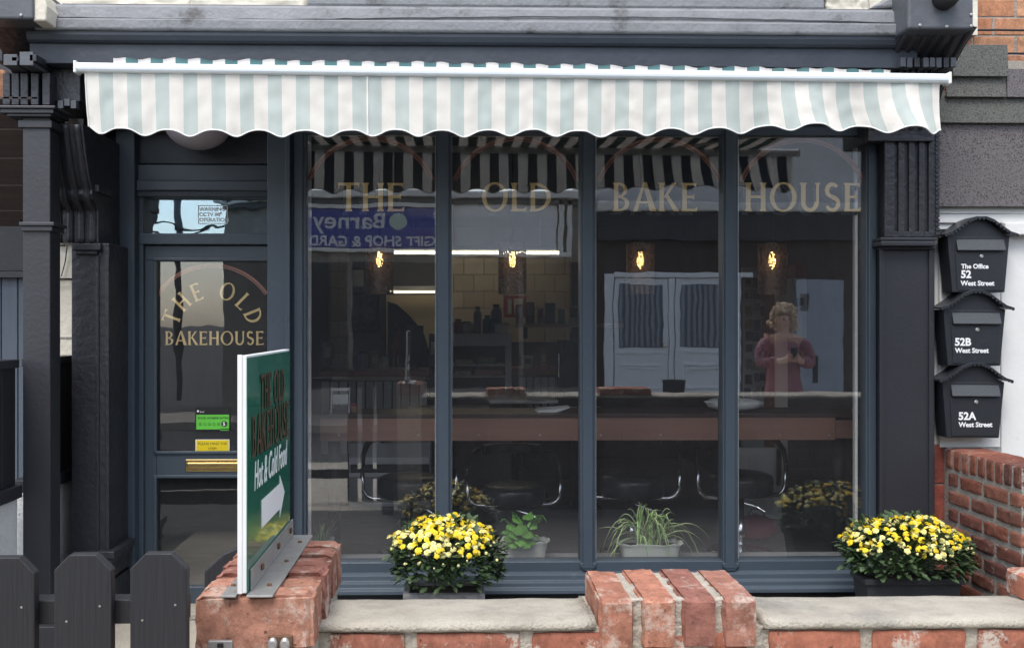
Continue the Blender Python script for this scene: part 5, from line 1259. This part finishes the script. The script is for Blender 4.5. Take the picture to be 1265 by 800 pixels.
# white panelled low door under the bar at right
dp = [('leaf', (905, 553, 966, 690, 1.9, 1.94), WHITEBD)]
for u in (909, 925, 944): dp.append(('panel_moulding', (u, 562, u + 12, 628, 1.885, 1.899), WHITEBD)); dp.append(('panel_moulding', (u, 636, u + 12, 682, 1.885, 1.899), WHITEBD))
simple('panelled_door', 'white panelled door leaning behind the right hand bar stool', 'door', dp)
# things on the bar
mh = simple('menu_holder', 'small white wire menu holder with cards standing on the left end of the bar', 'menu', [('card', (411, 487, 430, 499, YBR + .08, YBR + .084), PAPER), ('card', (409, 479, 432, 482.5, YBR + .10, YBR + .103), PAPER), ('card', (413, 501, 429, 515, YBR + .07, YBR + .073), BLK)])
for u in (410, 432):
    MB().tube([(*(lambda q: (q[0], YBR + .10, q[1]))(pt(u, 478, YBR + .1)),), (pt(u - 1, 516, YBR + .06)[0], YBR + .06, zbt + .026)], .004, 6).build('wire', PAPER, mh)
simple('leaflet', 'reddish leaflet leaning on the menu holder on the bar', 'leaflet', [('sheet', (433, 499, 442, 516, YBR + .09, YBR + .093), COLS[0]), ('photo', (434, 502, 440, 509, YBR + .086, YBR + .0895), COLS[1])])
x, z = pt(695, 517, YBR); t = MB(); t.prism([(0, 0), (.12, 0), (.20, .028), (.13, .022), (.02, .010)], (x - .14, YBR + .10, zbt + .0245), (1, 0, 0), (0, 0, 1), (0, .16, 0)); tag(t.build('paper_napkins', PAPER), 'crumpled white paper napkins lying on the bar left of the third pane', 'napkins')
x = X(906, YBR + .2); lb = thing('bread_basket', 'white lacy basket on the bar behind the last window mullion', 'basket', (x, YBR + .2, zbt + .024))
MB().lathe([(.09, 0), (.15, .02), (.165, .05), (.13, .065), (.02, .075)], (x, YBR + .2, zbt + .0245), 24).build('basket_body', PAPER, lb, smooth=True)
for a in range(14):
    m = [(x + (.16 + .012 * math.sin(k * 1.57)) * math.cos(R(a * 25.7 + k * 6)), YBR + .2 + .16 * math.sin(R(a * 25.7 + k * 6)), zbt + .065 + .012 * math.sin(k * .785)) for k in range(5)]; MB().tube(m, .003, 5).build('lace_loop', PAPER, lb)
# red bag and orange pot on the floor at right
x, z = pt(931, 690, 1.3); t = thing('red_bag', 'crumpled red bag on the floor beside the stool base', 'bag', (x, 1.3, FZ)); bm = bmesh.new(); bmesh.ops.create_uvsphere(bm, u_segments=24, v_segments=14, radius=1)
for v in bm.verts: p = v.co.copy(); v.co = Vector((x + p.x * .17, 1.3 + p.y * .13, FZ + .065 + p.z * .085)) + p * .02 * noise.noise(p * 4)
me = bpy.data.meshes.new('bag_body'); bm.to_mesh(me); bm.free(); link('bag_body', me, M('red_cloth', (.33, .03, .06), .7, (.24, .02, .045), 14., bump=.4), t, smooth=True); MB().tube([(x - .06, 1.28, FZ + .13), (x - .02, 1.27, FZ + .20), (x + .05, 1.28, FZ + .19), (x + .08, 1.28, FZ + .12)], .006, 6).build('handle', COLS[0], t)
# --- plants on the window board
WBZ = Z(697, .06) - .008
def trough(t, u0, u1, vt, Y, mat=TROUGH, dd=.15):
    xa, zt = pt(u0, vt, Y); xb, _ = pt(u1, vt, Y); h = zt - WBZ; cx, w2 = (xa + xb) / 2, (xb - xa) / 2
    m = MB(); n = 40; prof = ((.80, 0), (.83, .25), (.88, .7), (.92, .86), (1.0, .96), (1.0, 1.0), (.93, .97), (.86, .6))
    for q, hh in prof:
        for k in range(n):
            a = 2 * math.pi * k / n; c, s = math.cos(a), math.sin(a); f = lambda t_: math.copysign(abs(t_) ** .55, t_)
            wv = .004 * math.sin(a * 10) if hh > .95 else 0
            m.v.append((cx + w2 * q * f(c), Y + dd / 2 + (dd / 2) * q * f(s), WBZ + .001 + h * hh + wv))
    for i in range(len(prof) - 1):
        for k in range(n): k2 = (k + 1) % n; m.f.append((i * n + k, i * n + k2, (i + 1) * n + k2, (i + 1) * n + k))
    m.f += [tuple(reversed(range(n)))]
    m.build('trough', mat, t, smooth=True)
    o = MB(); 
    for k in range(n): a = 2 * math.pi * k / n; c, s = math.cos(a), math.sin(a); f = lambda t_: math.copysign(abs(t_) ** .55, t_); o.v.append((cx + w2 * .88 * f(c), Y + dd / 2 + dd / 2 * .88 * f(s), WBZ + h * .82))
    o.f = [tuple(range(n))]; o.build('soil', SOIL, t)
    return cx, Y + dd / 2, zt
def leaf_strip_mat(name, a, b):
    m, t, bs = nodes(name); bs.inputs['Roughness'].default_value = .45
    uv = add(t, 'ShaderNodeUVMap'); sx = add(t, 'ShaderNodeSeparateXYZ'); t.links.new(uv.outputs[0], sx.inputs[0])
    cr = add(t, 'ShaderNodeValToRGB'); e = cr.color_ramp.elements; e[0].position = 0; e[0].color = c4(a); e[1].position = .22; e[1].color = c4(b)
    for p, c in ((.16, a), (.78, b), (.84, a)): q = e.new(p); q.color = c4(c)
    t.links.new(sx.outputs[0], cr.inputs[0]); t.links.new(cr.outputs[0], bs.inputs['Base Color']); return m
SPID = leaf_strip_mat('striped_spider_leaf', (.76, .82, .46), (.19, .40, .07))
SANS = leaf_strip_mat('banded_snake_leaf', (.34, .40, .20), (.07, .14, .07))
def strap(pts, wd, mat, parent, name='leaf', fold=.35):
    me = bpy.data.meshes.new(name); V = []; F = []; UV = []; n = len(pts); side0 = None
    for i, p in enumerate(pts):
        p = Vector(p); d = (Vector(pts[min(i + 1, n - 1)]) - Vector(pts[max(i - 1, 0)])).normalized()
        s = d.cross(Vector((0, 0, 1))); s = s.normalized() if s.length > .05 else (side0 or Vector((1, 0, 0)))
        if side0 and s.dot(side0) < 0: s = -s
        side0 = s; nn = s.cross(d).normalized(); t = i / (n - 1); w_ = wd * (min(1, .55 + t * 1.5) if t < .35 else max(.03, 1 - ((t - .35) / .65) ** 2.2))
        for k, q in ((0, -1), (.5, 0), (1, 1)): V.append(tuple(p + s * w_ * q * .5 + nn * abs(q) * w_ * fold)); UV.append((k, t))
    for i in range(n - 1):
        for k in range(2): a = 3 * i + k; F.append((a, a + 1, a + 4, a + 3))
    me.from_pydata(V, [], F); ul = me.uv_layers.new(name='UVMap')
    for l in me.loops: ul.data[l.index].uv = UV[l.vertex_index]
    return link(name, me, mat, parent, smooth=True)
sp_ = thing('spider_plant', 'striped green and cream spider plant in a pale trough inside the third window pane', 'potted plant', (X(808, .16), .16, WBZ))
cx, cyy, zt = trough(sp_, 764, 848, 673, .09)
r = random.Random(11)
for i in range(66):
    a = r.uniform(0, 2 * math.pi); up_ = r.uniform(.10, .34); out = r.uniform(.06, .34); dr = r.uniform(.02, .26) * (out / .2)
    if i < 8: up_, out, dr = r.uniform(.22, .36), r.uniform(.02, .12), .02
    b = Vector((cx + r.uniform(-.07, .07), cyy + r.uniform(-.025, .025), zt - .015)); c, s = math.cos(a), math.sin(a) * .42
    pts = []
    for k in range(10):
        t = k / 9; q = b + Vector((c * out * t ** 1.1, s * out * t ** 1.1, up_ * (2 * t - t * t) * .72 - dr * t ** 3)); q.y = max(q.y, .025); pts.append(q)
    strap(pts, r.uniform(.014, .022), SPID, sp_)
bg_ = thing('begonia', 'leafy bright green begonia in a pale trough right of the yellow flowers', 'potted plant', (X(645, .16), .16, WBZ))
cx, cyy, zt = trough(bg_, 612, 681, 670, .09)
BEG = M('bright_begonia_leaf', (.16, .38, .06), .4, (.10, .27, .045), 22., rrand=.3)
def round_leaf(p, nrm, sz, parent, mat, elong=1.):
    n = 12; V = [(0, 0, .0)]; F = []
    for k in range(n):
        a = 2 * math.pi * k / n; rr = sz * (1 + .14 * math.sin(a * 5 + 1)) * (1 if k else 1.25); V.append((rr * math.cos(a) * elong, rr * math.sin(a), -.18 * sz + .10 * sz * math.cos(2 * a)))
    for k in range(n): F.append((0, 1 + k, 1 + (k + 1) % n))
    me = bpy.data.meshes.new('leaf'); me.from_pydata(V, [], F); o = link('leaf', me, mat, parent, smooth=True, loc=p); o.rotation_euler = nrm.to_track_quat('Z', 'X').to_euler(); return o
for i, (u, v, Y, sz) in enumerate(((640, 641, .12, .034), (652, 637, .15, .034), (632, 650, .10, .03), (646, 652, .08, .032), (637, 660, .07, .036), (652, 659, .06, .036), (644, 668, .05, .034), (658, 648, .12, .028), (629, 664, .08, .03), (664, 641, .14, .022), (656, 668, .07, .028), (624, 656, .14, .024), (634, 672, .06, .026), (650, 672, .05, .026), (641, 655, .05, .03))):
    x, z = pt(u, v, Y); round_leaf((x, Y, z), Vector((r.uniform(-.5, .5), r.uniform(-1.1, -.3), 1.)), sz, bg_, BEG)
    MB().tube([(cx + (x - cx) * .3, cyy, zt - .03), ((x + cx) / 2, (Y + cyy) / 2, (z + zt) / 2 + .02), (x, Y, z)], .0028, 5).build('stalk', STEM, bg_)
for (u0, v0, u1, v1) in ((633, 665, 618, 645), (650, 668, 671, 637), (645, 668, 631, 633), (655, 675, 668, 672), (660, 650, 676, 648)):
    a, b = pt(u0, v0, .12), pt(u1, v1, .10); pts = [(a[0] + (b[0] - a[0]) * t, .12 - .02 * t, a[1] + (b[1] - a[1]) * t + .05 * math.sin(math.pi * t)) for t in (0, .2, .4, .6, .8, 1)]; strap(pts, .026, BEG, bg_)
sn = thing('snake_plant', 'dark green snake plant in a small grey pot beside the left window frame', 'potted plant', (X(395, .16), .16, WBZ))
cx, cyy, zt = trough(sn, 380, 411, 668, .09, GREYP, .12)
for i in range(13):
    a = r.uniform(-1, 1); b = Vector((cx + a * .035, cyy + r.uniform(-.03, .03), zt - .02)); h = r.uniform(.07, .15); pts = [b + Vector((a * .05 * t * t + r.uniform(-.003, .003), -.01 * t, h * t)) for t in (0, .2, .4, .6, .8, 1)]; strap(pts, .024, SANS, sn, fold=.2)

for i, (u, vb, Y, w_, h_, lab, mt) in enumerate(((404, 452, 3.5, 13, 30, 'dark blue tall box leaning at the left end of the serving counter', COLS[2]), (462, 456, 3.6, 9, 22, 'tan paper bag on the serving counter beside the white jar', COLS[1]), (535, 452, 3.7, 10, 40, 'dark tall box right of the till screen', COLS[4]), (652, 455, 3.6, 12, 16, 'cream carton on the narrow counter', COLS[3]), (672, 455, 3.62, 9, 24, 'red carton on the narrow counter', COLS[0]))):
    simple('stock_box', lab, 'box', [('carton', (u - w_ / 2, vb - h_, u + w_ / 2, vb, Y, Y + .12), mt), ('label', (u - w_ / 2 + 2, vb - h_ * .75, u + w_ / 2 - 2, vb - h_ * .35, Y - .004, Y - .0005), COLS[3] if mt is not COLS[3] else COLS[4])])

# ================================================================== OPPOSITE SIDE OF THE STREET (seen mirrored in the glass)
YO = 11.0
def opp(u, v, Y=YO): return pt(u, v, Y)
def obox(m, u0, v0, u1, v1, Ya, Yb):
    """pixel rectangle of the mirror image whose street face lies at -Ya, running back to -Yb"""
    x0, z1 = pt(u0, v0, Ya); x1, z0 = pt(u1, v1, Ya); return m.box(x0, x1, -Ya, -Yb, max(z0, -.1), z1)
SIGNB = M('royal_blue_sign_board', (.045, .065, .33), .4, (.038, .055, .29), 3.)
STONEB = M('beige_grey_shop_front', (.30, .28, .25), .8, (.22, .20, .18), 5., bump=.3)
PALEP = M('pale_rendered_panel', (.80, .81, .84), .7, (.76, .77, .80), 2.)
BRKO = brick_mat('dark_terrace_brick', [(.065, .05, .047), (.085, .06, .052)], .3)
gs = thing('gift_shop', 'low shop with blue gift shop sign, reflected in the first window pane', 'building', (-1, -12, 0))
x0, zt = opp(268, 245); x1, _ = opp(734, 245)
MB().box(x0, x1, -YO - 3, -YO, -.1, zt).build('wall', STONEB, gs)
MB().box(x0 - .1, x1 + .02, -YO - .3, -YO + .22, zt, zt + .12).build('cornice', WHITEBD, gs, bevel=.02); MB().box(x0 - .05, x1, -YO, -YO + .12, zt - .10, zt - .002).build('cornice_moulding', LEADD, gs, bevel=.01)
def opart(u0, v0, u1, v1, Ya, Yb, nm, mt, par): return obox(MB(), u0, v0, u1, v1, Ya, Yb).build(nm, mt, par, bevel=.006)
sb = opart(354, 257, 548, 306, YO - .10, YO - .001, 'sign_board', SIGNB, gs)
opart(352, 306.3, 550, 311, YO - .14, YO - .001, 'sign_trim', WHITEBD, gs); opart(352, 251, 550, 256.7, YO - .14, YO - .001, 'sign_trim', WHITEBD, gs)
SERW = M('white_sign_lettering', (.75, .75, .78), .5)
x, z = opp(538, 304, YO - .105); text('GIFT SHOP & GARDEN', .245, (x, -YO + .103, z), OPP, SERW, sb, bold=.006, sx=1.0)
x, z = opp(478, 282, YO - .105); text("Barney's", .40, (x, -YO + .103, z), OPP, SERW, sb, bold=.006, sx=1.12)
x, z = opp(492, 273, YO - .105); MB().lathe([(.145, 0), (.145, .004)], (x, -YO + .101, z), 24, 'y').build('emblem', M('pale_green_emblem', (.35, .5, .42), .5, (.6, .66, .6), 20.), sb)
x, z = opp(541, 270, YO - .105); text('e', .26, (x + .02, -YO + .103, z), OPP, SERW, sb, bold=.004)
pp = opart(560, 248, 688, 311, YO - .06, YO - .001, 'pale_panel', PALEP, gs)
for u in (556, 690, 700): opart(u, 244, u + 6, 318, YO - .12, YO - .001, 'pilaster', WHITEBD, gs)
opart(555, 311.4, 706, 317, YO - .14, YO - .001, 'panel_ledge', WHITEBD, gs)
DKG = M('dark_shop_window', (.03, .032, .036), .15)
for (a, b) in ((340, 430), (436, 545), (560, 640), (646, 716)): opart(a, 324, b, 478, YO - .03, YO - .001, 'shop_window', DKG, gs)
# terrace house with white double doors
th = thing('terrace_house', 'dark brick house with white double doors, reflected in the third window pane', 'building', (5, -12, 0))
x0, zt = opp(735, 252); x1 = 13.
MB().box(x0, x1, -YO - 3, -YO, -.1, zt).build('wall', BRKO, th)
MB().box(x0, x1, -YO - 3, -YO - .25, zt + .001, 6.6).build('upper_storey', M('grey_rendered_storey', (.62, .62, .63), .9, (.54, .54, .55), 3.), th)
MB().box(x0 + .03, x1, -YO, -YO + .16, zt - .14, zt + .02).build('gutter', WHITEBD, th, bevel=.03)
MB().box(x0 + .03, x1, -YO - .02, -YO + .10, zt - .62, zt - .145).build('soffit_board', M('slate_soffit', (.04, .042, .05), .7), th)
UPV = M('white_door_plastic', (.82, .85, .89), .35, (.79, .82, .86), 3.)
def leaf(u0, u1, sidelight=False):
    d = opart(u0, 343, u1, 503, YO - .06, YO - .001, 'door', UPV, th)
    opart(u0 + 6, 351, u1 - 6, 429, YO - .066, YO - .0605, 'door_glass', M('blind_backing', (.10, .12, .16), .4), d)
    n = 8
    for i in range(n):
        w_ = (u1 - u0 - 14) / n; a = u0 + 7 + i * w_; opart(a, 352, a + w_ * .55, 428, YO - .072, YO - .0665, 'blind_slat', M('blind_slat', (.30, .33, .38), .6) if i == 0 and 'blind_slat' not in bpy.data.materials else bpy.data.materials['blind_slat'], d)
    for v in (449, 477): opart(u0 + 9, v, u1 - 9, v + 2.5, YO - .085, YO - .061, 'panel_moulding', UPV, d); opart(u0 + 17, v + 4.5, u1 - 17, v + 6.5, YO - .08, YO - .061, 'panel_moulding', UPV, d)
    opart(u0 + 4, 433, u1 - 4, 436, YO - .075, YO - .061, 'mid_rail', UPV, d)
    return d
fo = MB(); obox(fo, 747, 338, 758, 505, YO - .10, YO - .001); obox(fo, 758.2, 336, 930, 342.5, YO - .10, YO - .001); obox(fo, 826, 343, 833, 505, YO - .09, YO - .001); obox(fo, 907, 343, 915, 505, YO - .09, YO - .001); fo.build('door_frame', UPV, th, bevel=.01)
d1 = leaf(759, 825); d2 = leaf(834, 906)
opart(819, 424, 824, 428, YO - .12, YO - .061, 'handle', CHROME, d1)
gd = opart(985, 345, 1042, 495, YO - .06, YO - .001, 'door', M('pale_blue_door', (.36, .42, .50), .4), th); opart(1003, 440, 1011, 472, YO - .07, YO - .0605, 'letter_plate', BLK, gd); opart(990, 362, 1000, 385, YO - .07, YO - .0605, 'door_glass', DKG, gd)
# planter before the doors
x, z = opp(832, 515, 9.9); t = thing('street_planter', 'tall tapered dark planter standing before the white doors across the street', 'planter', (x, -9.9, 0))
MB().lathe([(.12, 0), (.17, .62), (.18, .66), (.165, .66), (.16, .60)], (x, -9.9, 0), 20).build('pot', BLK, t, smooth=True); MB().lathe([(.158, .60), (.158, .62)], (x, -9.9, 0), 16).build('soil', SOIL, t)
# distant house and lamp post seen in the light above the door
x0 = opp(150, 300, 30)[0]
lpst = thing('lamp_post', 'grey street lamp post across the street, reflected in the glass above the door', 'lamp post', (opp(212, 300, 14)[0], -14, 0))
lx_ = opp(212, 300, 14)[0]
MB().tube([(lx_, -14, 0), (lx_, -14, 6.2)], .07, 10).build('post', LEADD, lpst, smooth=True); MB().tube([(lx_, -14, 6.15), (lx_, -13.5, 6.5), (lx_, -13.0, 6.55)], .04, 8).build('arm', LEADD, lpst, smooth=True); MB().box(lx_ - .12, lx_ + .12, -13.1, -12.5, 6.5, 6.6).build('lamp_head', GREYP, lpst, bevel=.03)
for k, (ua, va, ub, vb) in enumerate(((150, 262, 300, 270), (150, 280, 300, 262))):
    a, b = opp(ua, va, 13.9), opp(ub, vb, 13.9); pts = [(a[0] + (b[0] - a[0]) * q, -13.9, a[1] + (b[1] - a[1]) * q - .25 * math.sin(math.pi * q)) for q in [i / 10 for i in range(11)]]
    tag(MB().tube(pts, .018, 6).build('overhead_cable', CABLE), ('upper' if k == 0 else 'lower') + ' dark overhead cable reflected in the glass above the door', 'cable')

# ================================================================== PERSON on the pavement, seen reflected in the last pane
def skin(name, verts, edges, radii, mat, parent, sub=2, root=0):
    me = bpy.data.meshes.new(name); me.from_pydata(verts, edges, []); o = link(name, me, mat, parent)
    o.modifiers.new('skin', 'SKIN').use_smooth_shade = True
    sv_ = me.skin_vertices[0].data if me.skin_vertices else None
    if sv_ is None:
        bpy.context.view_layer.objects.active = o; bm = bmesh.new(); bm.from_mesh(me); bm.verts.layers.skin.verify(); bm.to_mesh(me); bm.free(); sv_ = me.skin_vertices[0].data
    for i, rr in enumerate(radii): sv_[i].radius = rr if isinstance(rr, tuple) else (rr, rr); sv_[i].use_root = (i == root)
    s = o.modifiers.new('subdivision', 'SUBSURF'); s.levels = sub; s.render_levels = sub
    return o
px, py = pt(968, 400, 5.0)[0], -5.0
pe = thing('person', 'woman with curly fair hair in a deep pink patterned coat, reflected in the last pane', 'person', (px, py, 0))
SK = M('skin', (.52, .32, .24), .55, (.48, .28, .21), 12.); COAT = M('pink_patterned_coat', (.30, .13, .17), .75, (.19, .07, .10), 9., dirt=(.16, .03, .06), dscale=26, dlo=.52, dhi=.58); COATP = M('plain_pink_coat', (.29, .12, .155), .75, (.24, .09, .12), 6.); HAIR = M('fair_curly_hair', (.58, .45, .32), .7, (.40, .29, .19), 30., bump=.8, bscale=60); JEAN = M('dark_trousers', (.03, .035, .05), .8)
def W(x, y, z): return (px + x, py + y, z)
V = [W(0, 0, .95), W(0, 0, 1.15), W(0, -.01, 1.34), W(0, 0, 1.44), W(0, .01, 1.50), W(0, .015, 1.575), W(0, .01, 1.66)]; E = [(0, 1), (1, 2), (2, 3), (3, 4), (4, 5), (5, 6)]; RR = [(.15, .11), (.13, .10), (.15, .10), (.07, .06), (.05, .05), (.075, .09), (.068, .085)]
def chain(frm, pts, rs):
    for p, r_ in zip(pts, rs): V.append(p); RR.append(r_); E.append((frm, len(V) - 1)); frm = len(V) - 1
    return frm
for s in (-1, 1):
    chain(0, [W(s * .09, 0, .86), W(s * .10, .01, .50), W(s * .10, -.02, .10), W(s * .11, .10, .05)], [.085, .058, .042, .035])
    h = chain(2, [W(s * .17, 0, 1.39), W(s * .24, .02, 1.14), W(s * .10, .24, 1.16)], [.06, .045, .030])
    pm = chain(h, [W(s * .045, .28, 1.19)], [(.038, .018)])
    for k in range(4): chain(pm, [W(s * (.045 - .012 * k) - .0, .32 + .004 * k, 1.215 - .018 * k), W(s * (.02 - .010 * k), .335, 1.235 - .02 * k)], [.0085, .0075])
    chain(pm, [W(s * .05, .275, 1.235), W(s * .035, .29, 1.262)], [.010, .008])
skin('body', V, E, RR, SK, pe)
# coat follows the body, open flared hem
V, E, RR = [W(0, 0, 1.12), W(0, 0, 1.38), W(0, 0, .90), W(0, 0, .62), W(0, 0, .56)], [(0, 1), (0, 2), (2, 3), (3, 4)], [(.19, .14), (.18, .12), (.22, .16), (.25, .18), (.25, .18)]
skin('coat', V, E, RR, COATP, pe)
for s in (-1, 1): skin('sleeve', [W(s * .16, 0, 1.39), W(s * .25, .015, 1.28), W(s * .275, .03, 1.13), W(s * .20, .13, 1.14), W(s * .12, .22, 1.158)], [(0, 1), (1, 2), (2, 3), (3, 4)], [.085, .082, .075, .065, .058], COAT, pe)
for s in (-1, 1): skin('trouser_leg', [W(s * .09, 0, .70), W(s * .10, .01, .5), W(s * .10, -.01, .10)], [(0, 1), (1, 2)], [.09, .075, .062], JEAN, pe); MB().box(px + s * .11 - .045, px + s * .11 + .045, py - .09, py + .16, .0, .085).build('shoe', BLK, pe, bevel=.03, seg=3)
bm = bmesh.new(); rh = random.Random(4)
for i in range(330):
    a = rh.uniform(0, 2 * math.pi); e = rh.uniform(-.75, 1.2); d = Vector((math.cos(a) * math.cos(e), math.sin(a) * math.cos(e), math.sin(e)))
    if d.y > .45 and -.9 < d.z < .45: continue
    c = Vector(W(0, -.005, 1.625)) + Vector((d.x * (.118 if d.z > -.2 else .15), d.y * .118, d.z * (.135 if d.z > -.2 else .20) - .01)) * 1.0 + Vector((rh.uniform(-.02, .02), rh.uniform(-.015, .015), rh.uniform(-.02, .02))); bmesh.ops.create_icosphere(bm, subdivisions=1, radius=rh.uniform(.012, .026), matrix=Matrix.Translation(c))
me = bpy.data.meshes.new('hair'); bm.to_mesh(me); bm.free(); link('hair', me, HAIR, pe, smooth=True)
for s in (-1, 1):
    bm = bmesh.new(); bmesh.ops.create_uvsphere(bm, u_segments=10, v_segments=8, radius=.011, matrix=Matrix.Translation(W(s * .03, .096, 1.605))); me = bpy.data.meshes.new('eye'); bm.to_mesh(me); bm.free(); link('eye', me, BLK, pe, smooth=True)
MB().tube([W(0, .088, 1.605), W(0, .108, 1.575), W(0, .098, 1.567)], [.008, .014, .009], 8).build('nose', SK, pe, smooth=True); MB().tube([W(-.026, .092, 1.542), W(0, .100, 1.537), W(.026, .092, 1.542)], [.004, .007, .004], 6).build('mouth', COATP, pe, smooth=True)
ph = thing('phone', 'dark phone held in both hands by the woman in pink', 'phone', W(0, .32, 1.20)); MB().box(px - .036, px + .036, py + .318, py + .327, 1.16, 1.30).build('case', BLK, ph, bevel=.003); MB().box(px - .032, px + .032, py + .3165, py + .3178, 1.165, 1.295).build('screen', DKG, ph)
